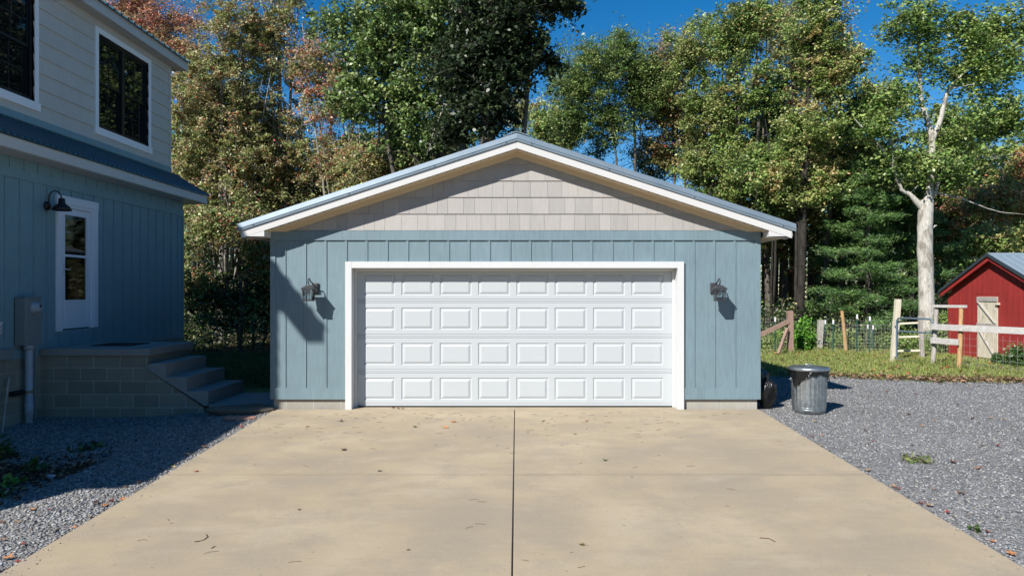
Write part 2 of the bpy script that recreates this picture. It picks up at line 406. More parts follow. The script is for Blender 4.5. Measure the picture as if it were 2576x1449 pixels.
def unit(a): return a / np.maximum(np.linalg.norm(a, axis=1, keepdims=True), 1e-6)
def leaf_geo(C, S, rng, aspect=0.62, up=0.5, fold=0.18, droop=0.0, dirs=None):
    """one folded quad per leaf centre"""
    n = len(C); nm = rng.normal(size=(n, 3)); nm[:, 2] = np.abs(nm[:, 2]) + up
    nm += np.array([-0.25, -0.36, 0.15]) if up < 2 else 0; nm = unit(nm)   # leaves lean toward the light
    t = rng.normal(size=(n, 3)) if dirs is None else dirs + rng.normal(size=(n, 3)) * 0.35
    t[:, 2] -= droop; t = unit(t - nm * np.sum(t * nm, axis=1, keepdims=True)); b = np.cross(nm, t)
    S = S[:, None]
    V = np.stack([C - t * S * 0.5, C + b * S * aspect * 0.5 + nm * S * fold, C + t * S * 0.55, C - b * S * aspect * 0.5 + nm * S * fold], axis=1).reshape(-1, 3)
    F = np.arange(4 * n, dtype=np.int32).reshape(n, 4)
    return V, F

# ------------------------------------------------------------------ setting: ground sheets
def sheet(name, xs, ys, dz, material, kind='structure', inside=None, wob=0.0, seed=1):
    rng = np.random.default_rng(seed)
    vs = []; fs = []; nx = len(xs); ny = len(ys)
    for j, y in enumerate(ys):
        for i, x in enumerate(xs):
            vs.append((x, y, gz(x, y) + dz + (rng.random() - 0.5) * wob))
    for j in range(ny - 1):
        for i in range(nx - 1):
            if inside is None or inside((xs[i] + xs[i + 1]) / 2, (ys[j] + ys[j + 1]) / 2):
                a = j * nx + i; fs.append((a, a + 1, a + nx + 1, a + nx))
    o = np_mesh(name, vs, fs, material, smooth=True)
    if kind: o["kind"] = kind
    return o
def lin(a, b, n): return [a + (b - a) * i / (n - 1) for i in range(n)]
gx = [-400, -150, -60, -30] + lin(-16, 20, 73) + [30, 60, 150, 400]
gy = [-300, -100, -40, -16] + lin(-10, 50, 121) + [60, 90, 200, 500, 900]
sheet('ground', gx, gy, -0.012, M['ground'])

def gravel_edge(x):   # far border of the gravel on the right
    t = max(0, x - 5.0)
    return 15.3 - 0.30 * t + 0.16 * math.sin(x * 2.1) + 0.09 * math.sin(x * 5.7 + 1)
def in_gravel(x, y):
    if x > 3.60: return y < gravel_edge(x) and not (x < 3.72 and y > 10.75)
    if x < -3.60: return y < 12.6 + 0.2 * math.sin(x * 3)
    return False
def ribbon(name, xs, y0f, y1f, ny, dz, material):
    vs = []; fs = []
    for i, x in enumerate(xs):
        a, b = y0f(x), y1f(x)
        for j in range(ny + 1):
            y = a + (b - a) * j / ny; vs.append((x, y, gz(x, y) + dz))
    for i in range(len(xs) - 1):
        for j in range(ny):
            a = i * (ny + 1) + j; fs.append((a, a + ny + 1, a + ny + 2, a + 1))
    o = np_mesh(name, vs, fs, material, smooth=True); o["kind"] = 'structure'; return o
ribbon('gravel_yard', lin(3.55, 20, 120), lambda x: -12, gravel_edge, 70, 0.0, M['gravel'])
ribbon('gravel_strip', lin(-12, -3.55, 60), lambda x: -12, lambda x: 12.7 + 0.15 * math.sin(x * 3), 60, 0.0, M['gravel'])
ribbon('lawn', lin(3.72, 26, 60), lambda x: gravel_edge(x) - 0.25, lambda x: 22.6 + 0.4 * math.sin(x), 30, -0.004, M['lawn'])
ribbon('back_lawn', lin(-12, -3.0, 30), lambda x: 12.4, lambda x: 20.5, 20, -0.004, M['lawn'])
def mulch_y0(x): return 5.2
o = ribbon('mulch_bed', lin(-7.3, -4.75, 26), lambda x: 6.7 + (x + 7.3) * 0.42 + 0.1 * math.sin(x * 7), lambda x: 8.45 + 0.25 * math.sin((x + 6.9) * 3) - (x + 7.3) * 0.1, 10, 0.006, M['mulch'])

# driveway slabs: 4 slabs with a wide felt joint down the middle and a fine control joint across
DX0, DX1, DYF = -3.64, 3.64, 10.70
mb = MB()
def dz_(y): return gz(0, y) + 0.028
def slab(x0, x1, y0, y1):
    n = 12; ys = lin(y0, y1, n)
    xs = [x0, x0 + 0.006, x1 - 0.006, x1]; hs = [-0.008, 0, 0, -0.008]
    vs = []; fs = []
    for y in ys:
        for x, h in zip(xs, hs):
            vs.append((x, y, dz_(y) + h))
    for j in range(n - 1):
        for i in range(3):
            a = j * 4 + i; fs.append((a, a + 1, a + 5, a + 4))
    mb.add(vs, fs)
    mb.quad((x0, y0, dz_(y0) - 0.008), (x0, y1, dz_(y1) - 0.008), (x0, y1, dz_(y1) - 0.12), (x0, y0, dz_(y0) - 0.12))
    mb.quad((x1, y0, dz_(y0) - 0.008), (x1, y1, dz_(y1) - 0.008), (x1, y1, dz_(y1) - 0.12), (x1, y0, dz_(y0) - 0.12))
    mb.quad((x0, y0, dz_(y0) - 0.008), (x1, y0, dz_(y0) - 0.008), (x1, y0, dz_(y0) - 0.12), (x0, y0, dz_(y0) - 0.12))
    mb.quad((x0, y1, dz_(y1) - 0.001), (x1, y1, dz_(y1) - 0.001), (x1, y1, dz_(y1) - 0.12), (x0, y1, dz_(y1) - 0.12))
JX = -0.03
for (a, b) in ((DX0, JX - 0.0045), (JX + 0.0045, DX1)):
    for (p, q) in ((-12, 3.3475), (3.3525, 7.347), (7.353, DYF - 0.03)):
        slab(a, b, p, q)
dw = mb.build('driveway', M['drive'], fix=True); tag(dw, kind='structure')
mb = MB(); mb.quad((JX - 0.012, -12, dz_(-12) - 0.012), (JX + 0.012, -12, dz_(-12) - 0.012), (JX + 0.012, 10.6, dz_(10.6) - 0.012), (JX - 0.012, 10.6, dz_(10.6) - 0.012))
for y in (3.35, 7.35): mb.quad((DX0 + 0.05, y - 0.01, dz_(y) - 0.006), (JX - 0.013, y - 0.01, dz_(y) - 0.006), (JX - 0.013, y + 0.01, dz_(y) - 0.006), (DX0 + 0.05, y + 0.01, dz_(y) - 0.006)); mb.quad((JX + 0.013, y - 0.01, dz_(y) - 0.006), (DX1 - 0.05, y - 0.01, dz_(y) - 0.006), (DX1 - 0.05, y + 0.01, dz_(y) - 0.006), (JX + 0.013, y + 0.01, dz_(y) - 0.006))
tag(mb.build('driveway_joint', M['joint']), kind='structure')

# ------------------------------------------------------------------ garage
YF = 10.70
gar = empty('garage', (-0.02, YF, 0))
tag(gar, "detached blue garage with white roll-up door and shake gable behind the driveway", "garage")
GX0, GX1, GB = -3.71, 3.67, 17.6
OX0, OX1, OZ = -2.48, 2.416, 2.147      # door opening
mb = MB()                               # foundation blocks
mb.box(GX0 + 0.04, OX0 - 0.09, YF + 0.03, YF + 0.25, -0.4, 0.185)
mb.box(OX1 + 0.09, GX1 - 0.04, YF + 0.03, YF + 0.25, -0.4, 0.185)
mb.box(GX0 + 0.04, GX0 + 0.24, YF + 0.25, GB, -0.4, 0.185); mb.box(GX1 - 0.24, GX1 - 0.04, YF + 0.25, GB, -0.4, 0.185)
mb.box(GX0 + 0.24, GX1 - 0.24, GB - 0.2, GB, -0.4, 0.185)
mb.build('foundation', M['gblock'], gar)
mb = MB(); mb.box(OX0 - 0.04, OX1 + 0.04, YF - 0.028, GB - 0.3, -0.3, 0.027)
fl = mb.build('floor_slab', M['drive'], gar)

wall = MB()
# front sheets left / right / above the opening
wall.box(GX0, OX0 - 0.021, YF, YF + 0.14, 0.175, 2.71)
wall.box(OX1 + 0.021, GX1, YF, YF + 0.14, 0.175, 2.71)
wall.box(OX0 - 0.021, OX1 + 0.021, YF, YF + 0.14, OZ + 0.021, 2.71)
wall.box(GX0, GX0 + 0.14, YF + 0.14, GB, 0.175, 2.71); wall.box(GX1 - 0.14, GX1, YF + 0.14, GB, 0.175, 2.71)
wall.box(GX0 + 0.14, GX1 - 0.14, GB - 0.14, GB, 0.175, 2.71)
T = 0.016
wall.box(GX0, OX0 - 0.096, YF - T - 0.004, YF, 0.175, 0.349)          # skirt
wall.box(OX1 + 0.096, GX1, YF - T - 0.004, YF, 0.175, 0.349)
wall.box(GX0, GX1, YF - T - 0.008, YF, 2.566, 2.71)                    # frieze
wall.box(GX0, GX0 + 0.075, YF - T - 0.002, YF, 0.349, 2.566); wall.box(GX1 - 0.085, GX1, YF - T - 0.002, YF, 0.349, 2.566)
for k in range(-11, 12):
    xr = -0.09 + 0.308 * k
    if xr > 3.5: continue
    z0 = 0.349
    if OX0 - 0.12 < xr < OX1 + 0.14: z0 = OZ + 0.096
    wall.box(xr - 0.038, xr, YF - 0.013, YF, z0, 2.566)
for k in range(22):                                                     # side battens
    y = YF + 0.3 + 0.308 * k
    wall.box(GX0 - 0.013, GX0, y, y + 0.038, 0.349, 2.566); wall.box(GX1, GX1 + 0.013, y, y + 0.038, 0.349, 2.566)
wall.build('wall', M['blue'], gar)

# gable: lapped shake rows with random vertical joints
def zsoff(x): return 3.89 - 0.325 * abs(x - 0.0)
rows = [2.714, 2.962, 3.213, 3.460, 3.708, 3.95]
rnd = random.Random(4)
gb = MB()
gb.prism([(GX0, 2.71), (GX1, 2.71), (GX1, 2.73), (0, 3.93), (GX0, 2.73)], YF + 0.002, YF + 0.14, 'y')
def gable_z(x): return 3.92 - 0.325 * abs(x)
for r in range(5):
    z0, z1 = rows[r], rows[r + 1]
    half = (3.92 - z0) / 0.325
    x = -half - rnd.random() * 0.2
    while x < half:
        w = rnd.choice([0.153, 0.165, 0.215, 0.24, 0.257])
        a, b = max(x, -half, GX0), min(x + w - 0.003, half, GX1)
        x += w
        if b - a < 0.01: continue
        za, zb = min(z1, gable_z(a)), min(z1, gable_z(b))
        if za <= z0 + 0.002 and zb <= z0 + 0.002: continue
        za = max(za, z0 + 0.002); zb = max(zb, z0 + 0.002)
        pr = 0.016 + rnd.random() * 0.0015
        dzr = rnd.random() * 0.002
        yb, yt = YF - pr, YF - 0.003
        def yy(z): return yb + (yt - yb) * (z - z0) / (z1 - z0)
        gb.hexa([(a, yb, z0 + dzr), (b, yb, z0 + dzr), (b, YF + 0.002, z0 + dzr), (a, YF + 0.002, z0 + dzr)],
                [(a, yy(za), za), (b, yy(zb), zb), (b, YF + 0.002, zb), (a, YF + 0.002, za)], rnd.choice([0, 0, 1, 2]))
gb.build('gable', [M['cream'], M['cream2'], M['cream3']], gar)
mb = MB(); mb.prism([(GX0, 2.71), (GX1, 2.71), (GX1, 2.73), (0, 3.93), (GX0, 2.73)], GB - 0.14, GB - 0.002, 'y'); mb.build('gable', M['cream'], gar)
mb = MB()                                # rake frieze under the soffit
YO = 10.40                               # front of the overhang
for s in (-1, 1):
    xe = 3.66
    mb.prism([(0.0, zsoff(0)), (s * xe, zsoff(xe)), (s * xe, zsoff(xe) - 0.005), (s * (xe - 0.2), zsoff(xe - 0.2) - 0.072), (0, zsoff(0) - 0.075)], YF - 0.026, YF - 0.0175, 'y')
mb.build('rake_trim', M['rake_cream'], gar)
mb = MB()                                # soffits under the rakes and eaves
for s in (-1, 1):
    mb.prism([(0, zsoff(0) + 0.01), (s * 4.03, zsoff(4.03) + 0.01), (s * 4.03, zsoff(4.03)), (0, zsoff(0))], YO + 0.02, YF - 0.003, 'y')
    mb.box(min(s * 3.70, s * 4.02), max(s * 3.70, s * 4.02), YF, GB, 2.60, 2.612)
so = mb.build('soffit', M['rake_cream'], gar)
mb = MB(); 
for s in (-1, 1):                        # soffit panel seams at the fascia edge
    x = 0.15
    while x < 3.7:
        mb.box(s * x - 0.006, s * x + 0.006, YO + 0.02, YO + 0.06, zsoff(x) - 0.006, zsoff(x) - 0.001); x += 0.128
for s in (-1, 1): mb.bar((0, YO + 0.024, zsoff(0) - 0.0015), (s * 3.7, YO + 0.024, zsoff(3.7) - 0.0015), 0.004, 0.003)
o = mb.build('soffit_seam', M['dark'], gar); o['kind'] = 'stuff'
mb = MB()
for s in (-1, 1):
    mb.prism([(0, 4.0), (s * 4.03, 4.0 - 0.325 * 4.03), (s * 4.03, 2.598 if False else zsoff(4.03) - 0.0), (0, zsoff(0))], YO, YO + 0.018, 'y')
    # boxed eave return
    a, b = s * 4.03, s * 3.70
    mb.prism([(a, 2.60), (b, 2.60), (b, zsoff(3.70) - 0.002), (a, zsoff(4.03) - 0.002)] , YO + 0.003, YF - 0.02, 'y')
    mb.box(min(s * 4.03, s * 4.05), max(s * 4.03, s * 4.05), YO + 0.02, GB + 0.2, 2.60, 2.72)
mb.build('fascia', M['fascia'], gar, bevel=0.003)
mb = MB()                                # metal roof with ribs and rake flashing
TK = 0.02
for s in (-1, 1):
    e = s * 4.085
    ze = 4.095 - 0.325 * 4.085
    mb.prism([(0, 4.095), (e, ze), (e, ze - TK), (0, 4.095 - TK)], YO + 0.01, GB + 0.3, 'y')
    # rake trim: sloped upper face and turned lip
    mb.hexa([(0, YO - 0.03, 4.035), (e, YO - 0.03, ze - 0.06), (e, YO - 0.005, ze - 0.06), (0, YO - 0.005, 4.035)],
            [(0, YO - 0.018, 4.112), (e, YO - 0.018, ze + 0.017), (e, YO + 0.12, ze + 0.017), (0, YO + 0.12, 4.112)])
    mb.hexa([(0, YO - 0.022, 4.0), (e, YO - 0.022, ze - 0.095), (e, YO - 0.002, ze - 0.095), (0, YO - 0.002, 4.0)],
            [(0, YO - 0.022, 4.035), (e, YO - 0.022, ze - 0.06), (e, YO - 0.002, ze - 0.06), (0, YO - 0.002, 4.035)])
    y = YO + 0.25
    while y < GB + 0.2:
        mb.hexa([(s * 0.12, y, 4.056), (e, y, ze), (e, y + 0.05, ze), (s * 0.12, y + 0.05, 4.056)],
                [(s * 0.12, y + 0.012, 4.078), (e, y + 0.012, ze + 0.022), (e, y + 0.038, ze + 0.022), (s * 0.12, y + 0.038, 4.078)])
        y += 0.23
    mb.box(min(e, e - s * 0.03), max(e, e - s * 0.03), YO, GB + 0.3, ze - 0.05, ze - 0.0205)
rf = mb.build('roof', M['roof'], gar)
mb = MB()
mb.prism([(-0.19, 4.06), (0, 4.128), (0.19, 4.06), (0.19, 4.075), (0, 4.142), (-0.19, 4.075)], YO - 0.02, GB + 0.32, 'y')
mb.build('ridge_cap', M['roof'], rf)
for s in (-1, 1):
    for x in (0.22, 1.35, 2.6, 3.9) if s > 0 else (0.15, 1.2, 2.45, 3.85):
        mb = MB(); mb.lathe([(0.0, -0.006), (0.008, -0.005), (0.008, 0)], (s * x, YO - 0.022, 4.018 - 0.325 * x), 8, axis='y')
        mb.build('screw', M['dark'], rf)

# door casing, jambs, header
cas = MB()
Yc = YF - 0.045
cas.box(OX0 - 0.096, OX0, Yc, YF + 0.0, -0.01 + 0.03, OZ + 0.096)
cas.box(OX1, OX1 + 0.096, Yc, YF + 0.0, 0.02, OZ + 0.096)
cas.box(OX0, OX1, Yc + 0.001, YF + 0.0, OZ, OZ + 0.096)
cas.box(OX0 - 0.02, OX0 + 0.0, YF, YF + 0.26, 0.02, OZ); cas.box(OX1, OX1 + 0.02, YF, YF + 0.26, 0.02, OZ)
cas.box(OX0, OX1, YF, YF + 0.26, OZ, OZ + 0.02)
cas.build('door_trim', M['white'], gar, bevel=0.003)
YD = 10.875
mb = MB()
mb.box(OX0, OX0 + 0.04, YD - 0.035, YD - 0.004, 0.03, OZ - 0.04); mb.box(OX1 - 0.04, OX1, YD - 0.035, YD - 0.004, 0.03, OZ - 0.04)
mb.box(OX0, OX1, YD - 0.035, YD - 0.004, OZ - 0.04, OZ)
mb.build('door_stop', M['white'], gar, bevel=0.004)
# sectional door
gd = empty('garage_door', (0, YD, 0)); gd.parent = gar; gd.location = Vector((0, YD, 0)) - gar.location
def section(z0, z1, first):
    mb = MB()
    X0, X1 = OX0 + 0.006, OX1 - 0.006
    prof = [(z0 + 0.000, 0.010), (z0 + 0.004, 0.0), (z0 + 0.022, 0.0), (z0 + 0.026, 0.007), (z0 + 0.034, 0.007), (z0 + 0.038, 0.0)]
    top = [(z1 - 0.038, 0.0), (z1 - 0.034, 0.007), (z1 - 0.026, 0.007), (z1 - 0.022, 0.0), (z1 - 0.004, 0.0), (z1, 0.010)]
    zc = (z0 + z1) / 2
    ph, pw = 0.337, 0.490
    zl, zh = zc - ph / 2, zc + ph / 2
    for pf in (prof, top):
        for (a, b) in zip(pf[:-1], pf[1:]):
            mb.quad((X0, YD + a[1], a[0]), (X1, YD + a[1], a[0]), (X1, YD + b[1], b[0]), (X0, YD + b[1], b[0]))
    mb.quad((X0, YD, prof[-1][0]), (X1, YD, prof[-1][0]), (X1, YD, zl), (X0, YD, zl))
    mb.quad((X0, YD, zh), (X1, YD, zh), (X1, YD, top[0][0]), (X0, YD, top[0][0]))
    xs = [X0]
    for k in range(8):
        cx = -2.109 + 0.587 * k
        xs += [cx - pw / 2, cx + pw / 2]
    xs.append(X1)
    for i in range(0, len(xs), 2): mb.quad((xs[i], YD, zl), (xs[i + 1], YD, zl), (xs[i + 1], YD, zh), (xs[i], YD, zh))
    for k in range(8):
        cx = -2.109 + 0.587 * k
        rings = [(0.0, 0.0), (0.012, 0.012), (0.022, 0.012), (0.048, 0.0), (0.056, -0.002)]
        R = []
        for ins, dy in rings:
            R.append([(cx - pw / 2 + ins, YD + dy, zl + ins), (cx + pw / 2 - ins, YD + dy, zl + ins), (cx + pw / 2 - ins, YD + dy, zh - ins), (cx - pw / 2 + ins, YD + dy, zh - ins)])
        for a, b in zip(R[:-1], R[1:]):
            for i in range(4): mb.quad(a[i], a[(i + 1) % 4], b[(i + 1) % 4], b[i])
        mb.quad(*R[-1])
    mb.box(X0, X1, YD + 0.016, YD + 0.05, z0, z1)
    return mb.build('door_section', M['door'], gd, fix=False)
zs = [0.045, 0.569, 1.109, 1.649, 2.16]
for i in range(4): section(zs[i] if i else 0.045, zs[i + 1], i == 0)
mb = MB(); mb.box(OX0 + 0.006, OX1 - 0.006, YD - 0.004, YD + 0.04, 0.027, 0.044); mb.build('bottom_seal', M['dark'], gd)

# wall lanterns
def lantern(cx, cp, label):
    y0 = YF - 0.013
    e = empty('wall_lantern', (cx, y0, 1.80)); tag(e, label, 'wall lantern', 'lanterns either side of the garage door')
    mb = MB()                                            # back plate
    mb.box(cp - 0.052, cp + 0.052, y0 - 0.014, y0, 1.765, 1.925); mb.box(cp - 0.040, cp + 0.040, y0 - 0.028, y0 - 0.014, 1.777, 1.913)
    mb.build('back_plate', M['lantern'], e, bevel=0.004)
    yc = y0 - 0.215
    mb = MB()
    pts = [(cp, y0 - 0.02, 1.86), (cp, y0 - 0.06, 1.885), (cp + (cx - cp) * .3, y0 - 0.11, 1.915), (cx, y0 - 0.15, 1.955), (cx, y0 - 0.185, 1.985), (cx, y0 - 0.225, 1.985), (cx, y0 - 0.25, 1.95), (cx, y0 - 0.235, 1.915), (cx, yc, 1.89)]
    mb.tube(pts, 0.009, 8)
    mb.tube([(cp, y0 - 0.03, 1.84), (cp, y0 - 0.07, 1.83), (cp, y0 - 0.10, 1.86), (cp, y0 - 0.08, 1.89)], 0.006, 6)
    mb.build('arm', M['lantern'], e)
    mb = MB()                                            # roof: bell shaped square cap
    prof = [(0.091, 1.832), (0.095, 1.838), (0.088, 1.846), (0.070, 1.858), (0.052, 1.874), (0.034, 1.884), (0.016, 1.889), (0.010, 1.905)]
    R = [[(cx - r, yc - r, z), (cx + r, yc - r, z), (cx + r, yc + r, z), (cx - r, yc + r, z)] for r, z in prof]
    for a, b in zip(R[:-1], R[1:]):
        for i in range(4): mb.quad(a[i], a[(i + 1) % 4], b[(i + 1) % 4], b[i])
    mb.quad(*R[0]); mb.quad(*R[-1]); mb.build('cap', M['lantern'], e)
    mb = MB()                                            # cage
    t, b_, zt, zb = 0.075, 0.060, 1.832, 1.672
    for i in (-1, 1):
        for j in (-1, 1):
            mb.bar((cx + i * t, yc + j * t, zt), (cx + i * b_, yc + j * b_, zb), 0.011)
    for i in (-1, 1):
        mb.bar((cx + i * 0.028, yc - t, zt), (cx + i * 0.024, yc - b_, zb), 0.005); mb.bar((cx + i * t, yc, zt), (cx + i * b_, yc, zb), 0.005)
    for k, (h, zz) in enumerate(((t + 0.006, zt - 0.010), (b_ + 0.008, zb - 0.0))):
        for (p, q) in (((-h, -h), (h, -h)), ((h, -h), (h, h)), ((h, h), (-h, h)), ((-h, h), (-h, -h))):
            mb.bar((cx + p[0], yc + p[1], zz), (cx + q[0], yc + q[1], zz), 0.012)
    mb.box(cx - 0.068, cx + 0.068, yc - 0.068, yc + 0.068, 1.655, 1.664); mb.box(cx - 0.058, cx + 0.058, yc - 0.058, yc + 0.058, 1.664, 1.670)
    mb.build('cage', M['lantern'], e)
    mb = MB()
    c = [(-1, -1), (1, -1), (1, 1), (-1, 1)]
    for i in range(4):
        p, q = c[i], c[(i + 1) % 4]
        mb.quad((cx + p[0] * (b_ - 0.004), yc + p[1] * (b_ - 0.004), zb), (cx + q[0] * (b_ - 0.004), yc + q[1] * (b_ - 0.004), zb), (cx + q[0] * (t - 0.004), yc + q[1] * (t - 0.004), zt), (cx + p[0] * (t - 0.004), yc + p[1] * (t - 0.004), zt))
    mb.build('glass', M['clear'], e)
    mb = MB()
    mb.lathe([(0.012, 0.06), (0.013, 0.045), (0.026, 0.02), (0.030, 0), (0.024, -0.02), (0.010, -0.032), (0.0, -0.034)], (cx, yc, 1.77), 14)
    bl = mb.build('bulb', M['bulb'], e)
    mb = MB(); mb.tube([(cx, yc, 1.83), (cx, yc, 1.885)], 0.014, 8); mb.build('socket', M['lantern'], e)
lantern(-3.068, -3.03, "dark metal lantern on the garage wall left of the door")
lantern(2.99, 2.962, "dark metal lantern on the garage wall right of the door, nearer the trash can")

# ------------------------------------------------------------------ house on the left
hs_ = empty('house', (-7.4, 15.8, -0.2))
tag(hs_, "two storey house with grey lap siding above shaded teal board and batten siding", "house")
XL, XU = -7.40, -7.70
YN, YE = 3.0, 15.75
YUN = 5.3
mb = MB()                                # basement wall with a dark vent opening
mb.box(-15, XL + 0.03, YN, 10.0, -0.9, 0.48); mb.box(-15, XL + 0.03, 10.0, YE, -0.9, 0.80)
mb.box(-15, XL + 0.03, YN, 9.5, 0.48, 0.80)
mb.build('basement_wall', M['block_y'], hs_)
mb = MB(); mb.box(-8.2, XL - 0.05, 9.5, 10.0, 0.50, 0.80); mb.build('crawl_vent', M['dark'], hs_)
low = MB()
DY0, DY1, DZ0, DZ1 = 11.39, 12.50, 1.168, 3.355
low.box(-15, XL - 0.15, YN, YE, 0.8, 3.80)
low.box(XL - 0.15, XL, YN, DY0 + 0.1, 0.8, 3.80); low.box(XL - 0.15, XL, DY1 - 0.1, YE, 0.8, 3.80)
low.box(XL - 0.15, XL, DY0 + 0.1, DY1 - 0.1, 0.8, DZ0); low.box(XL - 0.15, XL, DY0 + 0.1, DY1 - 0.1, DZ1 - 0.1, 3.80)
low.box(XL, XL + 0.018, YN, YE, 0.80, 0.93)
low.box(XL, XL + 0.018, YN, DY0 - 0.01, 0.93, 0.931)
low.box(XL, XL + 0.02, YN, YE, 3.465, 3.607)
low.box(XL, XL + 0.02, YE - 0.07, YE, 0.93, 3.465)
k = 0; y = 10.245 - 0.308 * 22
while y < YE - 0.1:
    if y > YN + 0.1:
        if DY0 - 0.02 < y < DY1 + 0.02:
            if y + 0.036 > DY1 - 0.02 or True: low.box(XL, XL + 0.014, y, y + 0.036, DZ1 + 0.01, 3.465); low.box(XL, XL + 0.014, y, y + 0.036, 0.93, DZ0 - 0.02)
        else: low.box(XL, XL + 0.014, y, y + 0.036, 0.93, 3.465)
        low.box(XL, XL + 0.012, y + 0.1, y + 0.136, 3.607, 3.78)
    y += 0.308
for k in range(24):
    x = -15 + 0.308 * k
    low.box(x, x + 0.036, YE, YE + 0.014, 0.93, 3.5)
low.build('lower_wall', M['teal'], hs_)
up = MB()
W1 = (9.50, 11.30); W2 = (13.03, 14.80); WZ0, WZ1 = 4.81, 6.54
ys = [YUN, W1[0], W1[1], W2[0], W2[1], YE]
up.box(-15, XU - 0.12, YUN, YE, 4.0, 6.80)
for i in (0, 2, 4): up.box(XU - 0.12, XU, ys[i], ys[i + 1], 4.0, 6.80)
for i in (1, 3): up.box(XU - 0.12, XU, ys[i], ys[i + 1], 4.0, WZ0); up.box(XU - 0.12, XU, ys[i], ys[i + 1], WZ1, 6.80)
z = 4.555
r_ = 0
while z < 6.8:                            # lapped boards
    z1 = min(6.8, z + 0.262 if r_ else 4.79)
    for i in range(5):
        a, b = ys[i], ys[i + 1]
        cuts = [(z, z1)]
        if i in (1, 3):
            cuts = []
            if z < WZ0: cuts.append((z, min(z1, WZ0)))
            if z1 > WZ1: cuts.append((max(z, WZ1), z1))
        for (p, q) in cuts:
            if q - p < 0.01: continue
            up.hexa([(XU - 0.01, a, p), (XU + 0.026 - 0.022 * (p - z) / 0.262, a, p), (XU + 0.026 - 0.022 * (p - z) / 0.262, b, p), (XU - 0.01, b, p)],
                    [(XU - 0.01, a, q), (XU + 0.004, a, q), (XU + 0.004, b, q), (XU - 0.01, b, q)])
    z = z1; r_ += 1
up.box(XU, XU + 0.026, YE - 0.06, YE + 0.015, 4.556, 6.8)
up.build('upper_wall', M['upcream_lit'], hs_)
mb = MB(); mb.box(XU, XU + 0.03, YUN, YE + 0.02, 4.33, 4.555); mb.build('belly_band', M['teal'], hs_)
# pent roof between the storeys
PY1 = YE + 0.36
XEv, ZEt = -7.0, 3.955
pr = MB()
zt = 4.40
sl = (zt - ZEt) / (XU - XEv)
pr.prism([(XU - 0.05, zt + 0.03), (XEv + 0.03, ZEt), (XEv + 0.03, ZEt - 0.012), (XU - 0.05, zt - 0.02)], 2.9, PY1, 'y')
y = 2.95
while y < PY1 - 0.05:
    w = 0.062
    pr.hexa([(XU + 0.0, y, zt - 0.003), (XEv + 0.035, y, ZEt - 0.002), (XEv + 0.035, y + w, ZEt - 0.002), (XU + 0.0, y + w, zt - 0.003)],
            [(XU + 0.0, y + 0.02, zt + 0.042), (XEv + 0.035, y + 0.02, ZEt + 0.04), (XEv + 0.035, y + w - 0.02, ZEt + 0.04), (XU + 0.0, y + w - 0.02, zt + 0.042)])
    y += 0.135
pr.box(XU - 0.04, XU + 0.05, 2.9, PY1, zt + 0.012, zt + 0.035)
prr = pr.build('pent_roof', M['roof_teal'], hs_)
mb = MB()
mb.box(XEv - 0.02, XEv, 2.92, PY1, 3.78, 3.94)
mb.box(XU, XEv, PY1 - 0.02, PY1, 3.78, 3.93)
mb.box(XL - 0.1, XEv - 0.02, 2.92, PY1 - 0.02, 3.775, 3.787)
mb.prism([(XU - 0.3, 3.79), (XEv, 3.79), (XEv, 3.92), (XU - 0.04, 4.36), (XU - 0.3, 4.4)], PY1 - 0.045, PY1 - 0.022, 'y')
mb.build('lower_fascia', M['fascia'], hs_)
# main roof
XR, ZS = -7.45, 6.785
RY0, RY1 = 4.7, YE + 0.34
mb = MB()
mb.box(XR - 0.02, XR, RY0, RY1, ZS, ZS + 0.19)
mb.box(-14.9, XR - 0.02, RY1 - 0.02, RY1, ZS, ZS + 0.15)
mb.build('upper_fascia', M['fascia'], hs_)
mb = MB(); mb.box(XU - 0.02, XR - 0.02, RY0, RY1 - 0.02, ZS + 0.002, ZS + 0.014); mb.box(-15, XU, YE, RY1 - 0.02, ZS + 0.002, ZS + 0.014)
y = RY0 + 0.1
while y < RY1: mb.box(XU, XR - 0.02, y, y + 0.012, ZS - 0.002, ZS + 0.002); y += 0.2
mb.build('upper_soffit', M['soffit'], hs_)
mb = MB()
mb.prism([(XR + 0.05, ZS + 0.19), (-11.3, ZS + 0.19 + 3.9 * 0.42), (-15.2, ZS + 0.19), (-15.2, ZS + 0.17), (-11.3, ZS + 0.17 + 3.9 * 0.42), (XR + 0.05, ZS + 0.168)], RY0, RY1 + 0.03, 'y')
y = RY0 + 0.05
while y < RY1:
    mb.hexa([(XR + 0.055, y, ZS + 0.187), (-11.3, y, ZS + 0.187 + 3.905 * 0.42), (-11.3, y + 0.07, ZS + 0.187 + 3.905 * 0.42), (XR + 0.055, y + 0.07, ZS + 0.187)],
            [(XR + 0.055, y + 0.018, ZS + 0.225), (-11.3, y + 0.018, ZS + 0.225 + 3.905 * 0.42), (-11.3, y + 0.052, ZS + 0.225 + 3.905 * 0.42), (XR + 0.055, y + 0.052, ZS + 0.225)])
    y += 0.23
mb.build('main_roof', M['roof_teal'], hs_)
for yy in (YUN, YE - 0.14): mb = MB(); mb.prism([(XU, 6.8), (-15, 6.8), (-11.3, 6.8 + 3.55 * 0.42)], yy, yy + 0.12, 'y'); mb.build('gable', M['cream'], hs_)

